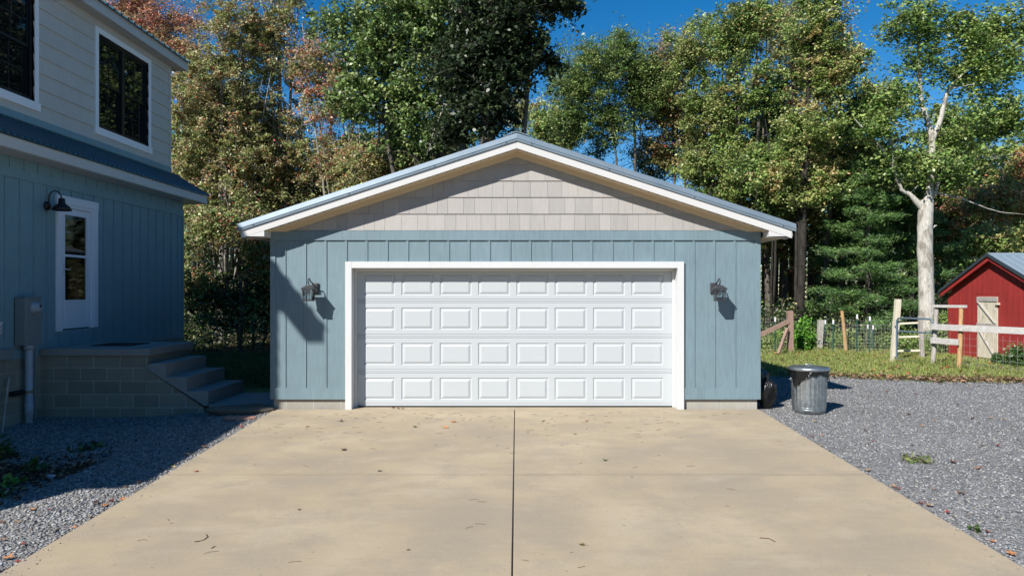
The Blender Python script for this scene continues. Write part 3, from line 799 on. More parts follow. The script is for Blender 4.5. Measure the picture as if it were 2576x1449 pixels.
def house_window(y0, y1):
    w = MB()                                # white casing (the part itself)
    w.box(XU - 0.02, XU + 0.034, y0 - 0.095, y0, WZ0, WZ1); w.box(XU - 0.02, XU + 0.034, y1, y1 + 0.095, WZ0, WZ1)
    w.box(XU - 0.02, XU + 0.034, y0 - 0.095, y1 + 0.095, WZ1, WZ1 + 0.10)
    win = w.build('window', M['house_trim'], hs_, bevel=0.003)
    w = MB(); w.box(XU - 0.02, XU + 0.046, y0 - 0.12, y1 + 0.12, WZ0 - 0.135, WZ0); w.build('sill', M['house_trim'], win, bevel=0.003)
    f = MB(); xf = XU - 0.01
    ym = (y0 + y1) / 2; t = 0.055; d0, d1 = xf - 0.09, xf
    f.box(d0, d1, y0, y0 + t, WZ0, WZ1); f.box(d0, d1, y1 - t, y1, WZ0, WZ1)
    f.box(d0, d1, y0 + t, y1 - t, WZ0, WZ0 + t); f.box(d0, d1, y0 + t, y1 - t, WZ1 - t, WZ1)
    f.box(d0, d1, ym - t * 0.9, ym + t * 0.9, WZ0 + t, WZ1 - t)
    zm = (WZ0 + WZ1) / 2
    for (a, b) in ((y0 + t, ym - t * 0.9), (ym + t * 0.9, y1 - t)):
        for (p, q, xx) in ((WZ0 + t, zm + 0.02, xf - 0.05), (zm - 0.02, WZ1 - t, xf - 0.022)):
            s_ = 0.04
            f.box(xx - 0.02, xx, a, a + s_, p, q); f.box(xx - 0.02, xx, b - s_, b, p, q)
            f.box(xx - 0.02, xx, a + s_, b - s_, p, p + s_); f.box(xx - 0.02, xx, a + s_, b - s_, q - s_, q)
            f.box(xx - 0.018, xx - 0.006, (a + b) / 2 - 0.009, (a + b) / 2 + 0.009, p + s_, q - s_)
            f.box(xx - 0.017, xx - 0.007, a + s_, b - s_, (p + q) / 2 - 0.009, (p + q) / 2 + 0.009)
    f.build('frame', M['vinyl_black'], win)
    pn = MB()
    for (p, q, xx) in ((WZ0 + t, zm, xf - 0.062), (zm, WZ1 - t, xf - 0.034)):
        pn.box(xx - 0.004, xx, y0 + 0.03, y1 - 0.03, p, q)
    pn.build('pane', M['pane'], win)
house_window(*W1); house_window(*W2)

# storm door
sd = empty('storm_door', (XL, DY0, DZ0)); sd.parent = hs_; sd.location = Vector((XL, DY0, DZ0)) - hs_.location
mb = MB(); x1 = XL + 0.032
mb.box(XL - 0.02, x1, DY0, DY0 + 0.115, DZ0 - 0.015, DZ1 - 0.13); mb.box(XL - 0.02, x1, DY1 - 0.115, DY1, DZ0 + 0.01, DZ1 - 0.13)
mb.box(XL - 0.02, x1 + 0.004, DY0 - 0.01, DY1 + 0.01, DZ1 - 0.13, DZ1)
mb.box(XL - 0.06, x1 - 0.012, DY0 + 0.115, DY0 + 0.155, DZ0, DZ1 - 0.13); mb.box(XL - 0.06, x1 - 0.012, DY1 - 0.155, DY1 - 0.115, DZ0, DZ1 - 0.13)
mb.box(XL - 0.06, x1 - 0.012, DY0 + 0.155, DY1 - 0.155, DZ1 - 0.18, DZ1 - 0.13)
mb.build('casing', M['white_frame'], sd, bevel=0.003)
a, b = DY0 + 0.16, DY1 - 0.16; zt_, zb_ = DZ1 - 0.185, DZ0 + 0.02
ga, gb_ = a + 0.10, b - 0.10; gz0, gz1 = 1.655, 3.06; zmid = 2.39
xd0, xd1 = XL - 0.05, XL - 0.012
mb = MB()
mb.box(xd0, xd1, a, ga, zb_, zt_); mb.box(xd0, xd1, gb_, b, zb_, zt_)
mb.box(xd0, xd1, ga, gb_, zb_, gz0); mb.box(xd0, xd1, ga, gb_, gz1, zt_); mb.box(xd0, xd1 + 0.004, ga, gb_, zmid - 0.02, zmid + 0.02)
mb.box(xd1, xd1 + 0.007, ga - 0.015, gb_ + 0.015, gz0 - 0.03, gz0 + 0.005)
mb.box(xd1, xd1 + 0.005, ga - 0.01, ga - 0.002, zb_ + 0.1, gz0 - 0.03); mb.box(xd1, xd1 + 0.005, gb_ + 0.002, gb_ + 0.01, zb_ + 0.1, gz0 - 0.03); mb.box(xd1, xd1 + 0.005, ga - 0.01, gb_ + 0.01, zb_ + 0.095, zb_ + 0.103)
mb.build('door_leaf', M['white_frame'], sd)
mb = MB(); mb.box(xd0 + 0.012, xd0 + 0.016, ga, gb_, gz0, gz1); mb.build('glass', M['clear'], sd)
mb = MB()                                 # inner door seen through the glass
mb.box(XL - 0.16, XL - 0.13, a - 0.04, b + 0.04, zb_, zt_ + 0.05)
mb.box(XL - 0.13, XL - 0.118, ga + 0.03, ga + 0.05, gz0 - 0.1, gz1 - 0.1); mb.box(XL - 0.13, XL - 0.118, ga + 0.22, ga + 0.245, gz0 - 0.1, gz1 - 0.08)
mb.build('inner_door', M['inner_door'], sd)
mb = MB()
n = 40
for (p, q, zz0, zz1) in ((ga + 0.26, gb_ + 0.02, gz0 - 0.05, gz1),):
    vs = []; fs = []
    for i in range(n + 1):
        yy = p + (q - p) * i / n; xx = XL - 0.105 + 0.008 * math.sin(i * 1.9)
        vs += [(xx, yy, zz0), (xx, yy, zz1)]
    for i in range(n): fs.append((2 * i, 2 * i + 2, 2 * i + 3, 2 * i + 1))
    mb.add(vs, fs, 0, True)
mb.build('curtain', M['curtain'], sd, fix=False)
mb = MB()
mb.box(xd1, xd1 + 0.012, a + 0.035, a + 0.07, 2.06, 2.24)
mb.tube([(xd1 + 0.012, a + 0.05, 2.16), (xd1 + 0.05, a + 0.055, 2.165), (xd1 + 0.055, a + 0.10, 2.15), (xd1 + 0.05, a + 0.15, 2.165), (xd1 + 0.052, a + 0.165, 2.155)], [0.010, 0.010, 0.009, 0.007, 0.005], 8)
mb.build('handle', M['white_plastic'], sd)

# gooseneck lamp by the storm door
e = empty('gooseneck_lamp', (XL, 11.2, 3.15)); tag(e, "black gooseneck barn lamp on the house wall beside the storm door", "wall lamp")
mb = MB(); mb.lathe([(0.0, 0.05), (0.03, 0.048), (0.06, 0.035), (0.072, 0.012), (0.072, 0.0)], (XL + 0.014, 11.16, 3.14), 20, axis='x'); mb.build('wall_plate', M['black_metal'], e)
mb = MB(); pts = []
for i in range(13):
    t = math.pi * i / 12
    pts.append((XL + 0.135 - 0.095 * math.cos(t) , 11.17 + 0.01 * i / 12, 3.26 + 0.12 * math.sin(t)))
pts = [(XL + 0.04, 11.17, 3.15)] + pts + [(XL + 0.23, 11.18, 3.22)]
mb.tube(pts, 0.010, 8); mb.build('gooseneck', M['black_metal'], e)
mb = MB(); c = (XL + 0.235, 11.18, 3.075)
mb.lathe([(0.0, 0.19), (0.035, 0.188), (0.045, 0.175), (0.052, 0.10), (0.10, 0.070), (0.120, 0.045), (0.142, -0.005), (0.138, -0.005), (0.115, 0.038), (0.05, 0.085), (0.0, 0.09)], c, 28); mb.build('shade', M['black_metal'], e)

# electric meter, conduit, small boxes
e = empty('electric_meter', (XL, 10.6, 1.0)); tag(e, "grey electric meter box with round glass dial on the teal house wall", "electric meter")
mb = MB(); mb.box(XL + 0.016, -7.23, 10.44, 10.80, 1.0, 1.70); mb.box(XL + 0.016, -7.222, 10.435, 10.805, 1.37, 1.385); mb.box(XL + 0.016, -7.22, 10.43, 10.81, 1.70, 1.715)
mb.build('meter_box', M['grey_enamel'], e, bevel=0.006)
mb = MB(); mb.lathe([(0.085, 0.0), (0.085, 0.02), (0.07, 0.025), (0.068, 0.075), (0.055, 0.09), (0.0, 0.092)], (-7.23, 10.64, 1.55), 24, axis='x'); mb.build('meter_dial', M['pvc'], e)
mb = MB(); mb.box(-7.139, -7.135, 10.62, 10.66, 1.56, 1.60); mb.build('display', M['dark'], e)
mb = MB(); mb.box(XL + 0.016, -7.30, 10.82, 10.93, 1.38, 1.50); mb.build('latch_box', M['grey_enamel'], e, bevel=0.004)
mb = MB(); mb.lathe([(0.0, 0.02), (0.014, 0.018), (0.014, 0)], (-7.23, 10.56, 1.33), 10, axis='x'); mb.build('seal_knob', M['galv_pipe'], e)
e = empty('conduit_pipe', (-7.27, 10.6, -0.3)); tag(e, "pale grey vertical conduit pipe under the meter box running to the ground", "pipe")
mb = MB(); cz = gz(-7.27, 10.6)
mb.lathe([(0.052, 0.95), (0.052, cz + 0.30), (0.060, cz + 0.29), (0.060, cz + 0.13), (0.052, cz + 0.12), (0.052, cz - 0.1)], (-7.26, 10.57, 0), 20)
mb.lathe([(0.070, 1.0), (0.070, 0.96), (0.058, 0.93), (0.052, 0.93)], (-7.26, 10.57, 0), 20); mb.build('pipe', M['pvc'], e)
mb = MB(); mb.lathe([(0.056, 0.0), (0.056, 0.025), (0.053, 0.025)], (-7.26, 10.57, 0.30), 20); mb.box(-7.205, -7.185, 10.53, 10.56, 0.298, 0.328); mb.box(-7.22, -7.20, 10.44, 10.50, 0.30, 0.33); mb.build('clamp', M['brass'], e)
mb = MB(); mb.box(-7.37, -7.30, 10.30, 10.54, 0.27, 0.34); mb.build('bracket', M['dark'], e)
mb = MB(); mb.tube([(-7.30, 10.76, 1.0), (-7.30, 10.76, 0.55), (-7.315, 10.77, 0.5), (-7.30, 10.76, -0.3)], 0.013, 8)
tag(mb.build('ground_conduit', M['galv_pipe']), "thin grey conduit running down the basement wall between the thick pipe and the porch", "pipe")
mb = MB(); mb.tube([(-7.22, 9.95, -0.25), (-7.31, 10.22, 0.55)], 0.014, 8)
tag(mb.build('ground_rod', M['wood_grey']), "thin rod leaning against the basement wall left of the conduit pipe", "rod")
mb = MB(); mb.box(XL + 0.016, -7.31, 10.0, 10.33, 0.82, 0.97); tag(mb.build('junction_box', M['grey_enamel'], bevel=0.01), "small grey junction box low on the house wall, below left of the meter", "junction box")
e = empty('vent_hood', (XL, 10.0, 1.4)); tag(e, "small white plastic louvred vent box at the left picture edge on the house wall", "vent")
mb = MB(); mb.box(XL + 0.014, -7.25, 9.78, 10.0, 1.20, 1.36); mb.box(XL + 0.014, -7.235, 9.77, 10.01, 1.345, 1.365); mb.box(XL + 0.014, -7.28, 9.79, 9.99, 1.175, 1.20); mb.build('hood', M['white_plastic'], e, bevel=0.008)
mb = MB()
for k in range(5): mb.box(-7.251, -7.246, 9.80, 9.98, 1.225 + k * 0.022, 1.233 + k * 0.022)
mb.build('louvre', M['dark'], e)

# porch and steps
po = empty('porch', (-6.5, 11.5, -0.2)); tag(po, "concrete porch on block walls with steps below the storm door", "porch")
SZ = 0.915
mb = MB(); mb.box(XL + 0.03, -5.68, 10.97, 12.50, SZ - 0.115, SZ); mb.build('porch_slab', M['porch_conc'], po, bevel=0.008)
mb = MB(); mb.box(XL + 0.03, -5.72, 11.01, 12.46, -0.5, SZ - 0.115); mb.build('porch_wall', M['block_x'], po)
X0s = [-5.42, -5.10, -4.775]; zt3 = [0.685, 0.475, 0.255]
mb = MB()
nose = [(-5.68, zt3[0]), (X0s[0], zt3[0]), (X0s[0], zt3[1]), (X0s[1], zt3[1]), (X0s[1], zt3[2]), (X0s[2], zt3[2]), (X0s[2], 0.03), (X0s[2] - 0.06, 0.03), (-5.74, zt3[0] - 0.08)]
ysl = 10.975
mb.prism(nose, ysl, 12.40, 'y'); st = mb.build('steps', M['porch_conc'], po, bevel=0.006)
mb = MB(); mb.bar((-5.70, ysl + 0.012, zt3[0] - 0.092), (-4.84, ysl + 0.012, 0.018), 0.02, 0.016, up=(0, 1, 0)); mb.build('joint_line', M['dark'], po)
mb = MB(); mb.prism([(-5.72, -0.5), (-4.85, -0.5), (-4.85, 0.05), (-5.72, zt3[0] - 0.075)], ysl + 0.02, 12.38, 'y'); mb.build('step_wall', M['block_x'], po)
mb = MB(); mb.box(X0s[2] + 0.002, -3.76, 11.0, 12.35, -0.25, 0.045); mb.build('landing', M['porch_conc'], po, bevel=0.006)
mb = MB(); mb.box(-6.9, -6.25, 11.5, 12.1, SZ + 0.001, SZ + 0.014); tag(mb.build('door_mat', M['mat_black'], bevel=0.004), "flat black mat lying on the porch slab under the storm door", "door mat")

def rock(name, c, r, seed, material, label, cat, n=18, k=0.25, group=None):
    rng = random.Random(seed); mb = MB(); vs = []; fs = []
    ph = [rng.random() * 6.28 for _ in range(4)]
    prof = [(0.0, 1.0), (0.55, 1.0), (0.88, 0.85), (1.0, 0.4), (0.97, -0.2), (0.8, -1.0)]
    for (pr_, h) in prof:
        for i in range(n):
            t = 6.2832 * i / n; w = 1 + k * (math.sin(2 * t + ph[0]) * 0.5 + math.sin(3 * t + ph[1]) * 0.4 + math.sin(5 * t + ph[2]) * 0.25)
            vs.append((c[0] + r[0] * pr_ * w * math.cos(t), c[1] + r[1] * pr_ * w * math.sin(t), c[2] + r[2] * (h + 0.12 * math.sin(3 * t + ph[3]) * pr_)))
    for j in range(len(prof) - 1):
        for i in range(n): fs.append((j * n + i, j * n + (i + 1) % n, (j + 1) * n + (i + 1) % n, (j + 1) * n + i))
    mb.add(vs, fs, 0, True); o = mb.build(name, material); tag(o, label, cat, group); return o
rock('flagstone', (-4.12, 10.68, gz(-4.1, 10.7) + 0.03), (0.45, 0.30, 0.055), 3, M['flagstone'], "large flat brown fieldstone step at the foot of the porch landing", "stone")
rock('paver_stone', (-3.97, 10.16, gz(-4, 10.1) + 0.012), (0.24, 0.15, 0.022), 8, M['paver'], "flat reddish paver at the driveway's left edge in front of the fieldstone", "paver", k=0.12)
rock('small_stone', (-4.95, 7.55, gz(-4.95, 7.5) + 0.02), (0.045, 0.035, 0.03), 5, M['pebble'], "small pale blue-grey stone lying in the mulch at the left", "stone")

# ------------------------------------------------------------------ trash can, bags
TX, TY = 4.37, 10.62
e = empty('trash_can', (TX, TY, gz(TX, TY))); tag(e, "galvanised metal trash can with lid over a black liner, on the gravel", "trash can")
z0 = gz(TX, TY)
def corr(t, h): return 1 + (0.020 * max(0.0, math.cos(t * 26)) if 0.10 < h < 0.60 else 0.0)
mb = MB()
prof = [(0.0, 0.012), (0.225, 0.012), (0.228, 0.0), (0.232, 0.0), (0.233, 0.045), (0.240, 0.052), (0.234, 0.06), (0.235, 0.075), (0.242, 0.082), (0.236, 0.09), (0.237, 0.101), (0.238, 0.13), (0.244, 0.30), (0.252, 0.50), (0.258, 0.59), (0.258, 0.602), (0.264, 0.625), (0.268, 0.64), (0.262, 0.65), (0.270, 0.665)]
mb.lathe(prof, (TX, TY, z0), 208, fr=corr); mb.build('body', M['galv'], e)
mb = MB()
mb.lathe([(0.288, 0.630), (0.292, 0.632), (0.290, 0.668), (0.280, 0.676), (0.262, 0.679), (0.235, 0.674), (0.225, 0.678), (0.16, 0.690), (0.08, 0.694), (0.0, 0.696)], (TX, TY, z0), 64)
lid = mb.build('lid', M['galv'], e)
mb = MB(); mb.tube([(TX - 0.05, TY, z0 + 0.695), (TX - 0.05, TY, z0 + 0.712), (TX + 0.05, TY, z0 + 0.712), (TX + 0.05, TY, z0 + 0.695)], 0.005, 6); mb.build('lid_handle', M['galv'], lid)
mb = MB()                               # liner skirt hanging out from under the lid
rng = random.Random(5); n = 96; vs = []; fs = []
def drop(t):
    t = (t + math.pi) % (2 * math.pi) - math.pi
    d = 0.10 + 0.02 * math.sin(3 * t + 1) + 0.012 * math.sin(11 * t)
    for c0, w, a in ((-2.65, 0.35, 0.16), (-0.35, 0.28, 0.09), (-1.4, 0.5, -0.03), (-1.05, 0.25, 0.03)): d += a * math.exp(-((t - c0) / w) ** 2)
    return d
for j in range(7):
    f = j / 6
    for i in range(n):
        t = 2 * math.pi * i / n; rr = 0.279 + 0.008 * math.sin(t * 17 + j * 0.6) * f + 0.006 * math.sin(t * 7 + 2 * f) + 0.004 * f
        zz = 0.652 - drop(t) * f
        rr = max(rr, 0.276)
        vs.append((TX + rr * math.cos(t), TY + rr * math.sin(t), z0 + zz))
for j in range(6):
    for i in range(n): fs.append((j * n + i, j * n + (i + 1) % n, (j + 1) * n + (i + 1) % n, (j + 1) * n + i))
mb.add(vs, fs, 0, True); mb.build('liner', M['bag'], e)
for s in (-1, 1):
    mb = MB(); mb.tube([(TX + s * 0.255, TY - 0.05, z0 + 0.5), (TX + s * 0.285, TY - 0.04, z0 + 0.485), (TX + s * 0.285, TY + 0.04, z0 + 0.485), (TX + s * 0.255, TY + 0.05, z0 + 0.5)], 0.005, 6)
    mb.build('side_handle', M['galv'], e)
def bag(cx, cy, r, h, seed, label):
    rng = random.Random(seed); mb = MB(); n = 40; m_ = 14; vs = []; fs = []; z0 = gz(cx, cy)
    ph = [rng.random() * 6.28 for _ in range(6)]
    for j in range(m_ + 1):
        f = j / m_
        rr = r * (math.sin(min(1, f * 1.25) * math.pi * 0.5 + 0.45) if f < 0.8 else (1 - (f - 0.8) * 4.2) * 0.98)
        rr = max(rr, 0.02)
        for i in range(n):
            t = 6.2832 * i / n
            w = 1 + 0.07 * math.sin(3 * t + ph[0] + f * 2) + 0.07 * math.sin(7 * t + ph[1] - f * 5) * math.sin(3 * f * 3.1 + ph[4]) + 0.05 * math.sin(13 * t + ph[2] + 9 * f) * (0.4 + f) + 0.04 * math.sin(4 * t + ph[5]) * math.sin(11 * f)
            vs.append((cx + rr * w * math.cos(t), cy + rr * w * math.sin(t), z0 + h * f + 0.02 * math.sin(2 * t + ph[3])))
    for j in range(m_):
        for i in range(n): fs.append((j * n + i, j * n + (i + 1) % n, (j + 1) * n + (i + 1) % n, (j + 1) * n + i))
    mb.add(vs, fs, 0, True); o = mb.build('trash_bag', M['bag']); tag(o, label, "trash bag", "black trash bags beside the garage")
bag(3.84, 10.92, 0.14, 0.46, 3, "black plastic trash bag nearest the driveway, in the shade beside the garage")
bag(3.93, 11.7, 0.20, 0.62, 9, "black plastic trash bag standing further back in the shade beside the garage")

# ------------------------------------------------------------------ red shed
XS = 12.4; SY0, SY1, SYR = 16.6, 20.24, 18.42
e = empty('red_shed', (XS, SYR, 0)); tag(e, "small red wooden shed with pale plank door and blue-grey metal roof", "shed")
mb = MB()
def srz(y): return 2.70 - 0.453 * abs(y - SYR)
Z0S = -0.05
mb.prism([(SY0, Z0S), (SY0, srz(SY0)), (SYR, srz(SYR)), (SY1, srz(SY1)), (SY1, Z0S)], XS, XS + 3.6, 'x')
y = SY0 + 0.02
while y < SY1:
    z1 = srz(y) - 0.02
    if not (18.1 < y < 19.07): mb.box(XS - 0.006, XS, y + 0.012, y + 0.19, Z0S, z1 - 0.12)
    else: mb.box(XS - 0.006, XS, y + 0.012, y + 0.19, 1.74, z1 - 0.12)
    y += 0.2
mb.build('shed_wall', M['red'], e)
mb = MB()
for s, ya in ((-1, 16.34), (1, 20.5)):
    za = srz(ya)
    mb.prism([(SYR, 2.72), (ya, za + 0.02), (ya, za - 0.09), (SYR, 2.61)], XS - 0.17, XS - 0.14, 'x')
mb.build('rake_board', M['red_trim'], e)
mb = MB(); mb2 = MB()
for s, ya in ((-1, 16.3), (1, 20.54)):
    za = srz(ya)
    mb.prism([(SYR, 2.78), (ya, za + 0.08), (ya, za + 0.03), (SYR, 2.73)], XS - 0.18, XS + 3.9, 'x')
    mb2.prism([(SYR, 2.80), (ya, za + 0.10), (ya, za + 0.02), (SYR, 2.722)], XS - 0.215, XS - 0.182, 'x')
    x = XS - 0.1
    while x < XS + 3.8:
        mb.hexa([(x, SYR, 2.778), (x + 0.05, SYR, 2.778), (x + 0.05, ya, za + 0.078), (x, ya, za + 0.078)], [(x + 0.012, SYR, 2.80), (x + 0.038, SYR, 2.80), (x + 0.038, ya, za + 0.102), (x + 0.012, ya, za + 0.102)]); x += 0.23
mb.prism([(SYR - 0.13, 2.725), (SYR, 2.81), (SYR + 0.13, 2.725), (SYR, 2.785)], XS - 0.18, XS + 3.9, 'x')
r = mb.build('shed_roof', M['shed_roof'], e); mb2.build('roof_edge', M['shed_edge'], r)
dY0, dY1 = 18.28, 19.07
d = MB()
nb = 6
for k in range(nb):
    a = dY0 + (dY1 - dY0) * k / nb; d.box(XS - 0.03, XS - 0.006, a + 0.003, a + (dY1 - dY0) / nb - 0.003, 0.06, 1.67)
sdr = d.build('shed_door', M['wood_pale'], e)
d = MB(); d.box(XS - 0.052, XS - 0.031, dY0 - 0.02, dY1, 1.55, 1.66); d.box(XS - 0.052, XS - 0.031, dY0, dY1, 0.86, 0.97)
d.bar((XS - 0.042, dY1 - 0.04, 1.54), (XS - 0.042, dY0 + 0.06, 0.99), 0.02, 0.06, up=(1, 0, 0)); d.bar((XS - 0.042, dY1 - 0.04, 0.84), (XS - 0.042, dY0 + 0.06, 0.10), 0.02, 0.06, up=(1, 0, 0))
d.build('brace', M['wood_grey'], sdr)
d = MB(); d.box(XS - 0.08, XS - 0.01, dY0 - 0.08, dY0 + 0.02, 1.46, 1.52); d.build('latch', M['wood_pale'], sdr)

# ------------------------------------------------------------------ fences, gate, posts
def post(name, base, top, w, material, label, cat="fence post", round_=False, group=None, d=None):
    mb = MB()
    b = Vector(base); t = Vector(top); bb = b + (b - t).normalized() * 0.25
    if round_: mb.tube([bb, b + (t - b) * 0.5 + Vector((0.008, 0, 0)), t], [w / 2 * 1.08, w / 2, w / 2 * 0.92], 12)
    else: mb.bar(bb, t, w, d or w)
    o = mb.build(name, material, bevel=0.0 if round_ else 0.006); tag(o, label, cat, group); return o
def at(px, py, Y): return (PX(px, Y), Y, PZ(py, Y))
post('wooden_post', at(1988, 891, 20.5), at(1987, 782, 20.5), 0.15, M['wood_brown'], "brown square fence post with a diagonal brace, beside the bright green shrub")
mb = MB(); mb.bar(at(1900, 848, 20.3), at(1984, 808, 20.45), 0.09, 0.11); tag(mb.build('diagonal_brace', M['wood_brown']), "long brown diagonal brace running from the post down behind the garage corner", "fence brace")
mb = MB(); mb.bar(at(1958, 890, 20.0), at(1981, 826, 20.35), 0.07, 0.07); tag(mb.build('short_brace', M['wood_brown']), "short brown strut leaning against the foot of the brown square post", "fence brace")
post('grey_post', at(2060, 886, 21.5), at(2065, 805, 21.5), 0.145, M['wood_grey'], "thick short grey fence post leaning slightly right, left of the wire fence")
post('orange_post', at(2128, 886, 21.3), at(2118, 782, 21.3), 0.10, M['wood_orange'], "orange round fence post leaning left in front of the wire fence", round_=True)
post('gate_post', at(2247, 911, 18.2), at(2259, 753, 18.2), 0.125, M['wood_pale'], "tall pale square gate post leaning right, on the gate's left side")
post('rail_post', at(2346, 924, 17.1), at(2356, 778, 17.1), 0.105, M['wood_grey'], "grey post on the gate's right side under the short top rail", round_=True)
post('rail_post', at(2412, 931, 16.4), at(2418, 776, 16.4), 0.10, M['wood_orange'], "round orange post under the right end of the short top rail", round_=True)
mb = MB(); mb.bar(at(2349, 770, 17.18), at(2429, 771, 16.3), 0.10, 0.065); tag(mb.build('top_rail', M['rail_x'], bevel=0.004), "short pale top rail bridging the two rail posts beside the gate", "fence rail")
mb = MB()
p0, p1, p2 = Vector(at(2343, 822, 17.05)), Vector(at(2414, 825, 16.32)), Vector((11.6, 13.4, 0.955))
mb.bar(p0, p1 + (p1 - p0) * 0.02, 0.045, 0.14); mb.bar(p1 + Vector((0.01, 0.02, 0)), p2, 0.045, 0.145)
tag(mb.build('long_rail', M['rail_grey'], bevel=0.005), "long silvered rail running right across the front of the red shed", "fence rail")
mb = MB(); mb.bar(at(2342, 856, 17.05), at(2411, 861, 16.33), 0.045, 0.14); tag(mb.build('lower_rail', M['rail_grey'], bevel=0.005), "short silvered lower rail between the two rail posts", "fence rail")
post('corner_post', (11.6, 13.4, 0), (11.6, 13.4, 1.2), 0.11, M['wood_grey'], "round grey post at the near end of the long rail", round_=True)
# metal gate
e = empty('farm_gate', at(2256, 905, 18.1)); tag(e, "blue-grey tubular metal farm gate between the tall pale post and the rail posts", "gate")
A = Vector((PX(2256, 18.1), 18.1, 0)); B = Vector((PX(2347, 17.15), 17.15, 0)); D = (B - A).normalized(); Lg = (B - A).length
zb, zt = 0.085, 1.14; r = 0.12
mb = MB(); pts = []
pts.append(A + Vector((0, 0, zb)))
pts.append(A + Vector((0, 0, zt - r)))
for i in range(1, 6):
    t = math.pi / 2 * i / 6; pts.append(A + D * (r - r * math.cos(t)) + Vector((0, 0, zt - r + r * math.sin(t))))
for i in range(1, 7):
    t = math.pi / 2 * i / 6; pts.append(A + D * (Lg - r + r * math.sin(t)) + Vector((0, 0, zt - r + r * math.cos(t))))
pts.append(B + Vector((0, 0, zb))); pts.append(A + Vector((0, 0, zb)))
mb.tube(pts, 0.023, 10); mb.build('frame', M['gate'], e)
mb = MB(); mb.tube([A + Vector((0, 0, 0.80)), B + Vector((0, 0, 0.80))], 0.021, 10); mb.build('cross_bar', M['gate'], e)
for zz in (0.14, 0.92): mb = MB(); mb.tube([A + Vector((-0.05, 0.01, zz)), A + Vector((0.0, 0, zz))], 0.014, 6); mb.build('hinge', M['gate'], e)
def wiremesh(mb, p, q, h, z0, dx=0.075, dzv=0.1, w=0.0027, sag=0.0):
    p = Vector(p); q = Vector(q); Lw = (q - p).length; n = int(Lw / dx)
    for i in range(n + 1):
        c = p.lerp(q, i / n); j = 0.012 * math.sin(i * 2.3)
        mb.bar(c + Vector((0, 0, z0)), c + Vector((j, 0, z0 + h)), w)
    k = 0; z = z0
    while z <= z0 + h + 0.001:
        m1 = p.lerp(q, 0.5) + Vector((0, 0, z - sag)); mb.bar(p + Vector((0, 0, z)), m1, w); mb.bar(m1, q + Vector((0, 0, z)), w)
        z += dzv * (0.8 + 0.4 * min(1, k / 6)); k += 1
# wire behind the gate opening, on a wooden frame
e = empty('pen_panel', at(2290, 890, 19.6)); tag(e, "pale wooden rail panel with wire, seen through the metal gate", "fence panel")
mb = MB(); a = Vector(at(2252, 890, 19.6)); b = Vector(at(2322, 890, 19.2))
for zz in (0.95, 0.58, 0.20):
    mb = MB(); mb.bar((a.x, a.y, zz - 0.03), (b.x, b.y, zz + 0.02), 0.03, 0.05); mb.build('panel_rail', M['wood_pale'], e)
mb = MB(); mb.bar((b.x, b.y + 0.03, -0.1), (b.x - 0.06, b.y + 0.03, 1.15), 0.09); mb.build('panel_post', M['wood_grey'], e)
mb = MB(); mb.bar((a.x - 0.02, a.y + 0.03, -0.1), (a.x - 0.02, a.y + 0.03, 1.0), 0.07); mb.build('panel_post', M['wood_grey'], e)
mb = MB(); wiremesh(mb, (PX(1905, 20.7), 20.7, 0), (PX(1986, 20.6), 20.6, 0), 1.06, -0.02, 0.07, 0.08)
tag(mb.build('wire_fence', M['wire']), "square mesh wire fence between the garage corner and the brown braced post", "wire fence")
mb = MB(); wiremesh(mb, (PX(2068, 21.5), 21.5, 0), (PX(2248, 20.4), 20.4, 0), 0.86, 0.0, 0.075, 0.09, sag=0.03)
tag(mb.build('wire_fence', M['wire']), "sagging wire fence between the grey post and the tall pale gate post", "wire fence")
mb = MB(); wiremesh(mb, (PX(2110, 22.3), 22.3, 0), (PX(2255, 22.0), 22.0, 0), 1.0, 0.0, 0.10, 0.10, sag=0.05)
tag(mb.build('wire_fence', M['wire']), "hindmost slightly taller wire fence behind the sagging one, left of the gate", "wire fence")
mb = MB(); wiremesh(mb, (PX(2325, 19.6), 19.6, 0), (12.38, 20.3, 0), 0.95, 0.0, 0.09, 0.1)
tag(mb.build('wire_fence', M['wire']), "wire fence between the gate panel and the red shed's corner", "wire fence")
mb = MB(); wiremesh(mb, (PX(2412, 16.4), 16.44, 0), (11.62, 13.45, 0), 0.86, 0.03, 0.14, 0.15, 0.003)
tag(mb.build('wire_fence', M['wire']), "thin field wire under the long rail in front of the red shed", "wire fence")
TP = [(1950, 798, 21.2, 882, "green steel post with white tip behind the diagonal brace, nearest the garage"), (2076, 805, 22.0, 878, "dark steel post with white tip just right of the thick grey post"),
      (2096, 804, 21.3, 884, "green steel post with white tip left of the orange leaning post"), (2156, 791, 21.1, 886, "tall steel post with white tip just right of the orange leaning post"),
      (2188, 796, 20.8, 888, "tall green steel post with long white tip in the middle of the wire fence"), (2183, 816, 22.3, 878, "short steel post with white tip, hindmost beside a taller one"),
      (2196, 818, 21.6, 882, "short steel post with white tip, rightmost of the steel posts by the gate")]
for (px, py, Y, pb, lb) in TP:
    x = PX(px, Y); zt_ = PZ(py, Y)
    e = empty('steel_post', (x, Y, 0)); tag(e, lb, "steel post", "white tipped steel fence posts")
    mb = MB(); mb.box(x - 0.022, x + 0.022, Y - 0.004, Y, -0.2, zt_ - 0.13); mb.box(x - 0.004, x + 0.004, Y, Y + 0.035, -0.2, zt_ - 0.13)
    z = 0.1
    while z < zt_ - 0.2: mb.box(x - 0.008, x + 0.008, Y - 0.012, Y - 0.004, z, z + 0.02); z += 0.055
    mb.build('stake', M['tpost'], e)
    mb = MB(); mb.box(x - 0.024, x + 0.024, Y - 0.006, Y + 0.002, zt_ - 0.13, zt_); mb.box(x - 0.005, x + 0.005, Y + 0.002, Y + 0.037, zt_ - 0.13, zt_); mb.build('tip', M['tpost_top'], e)

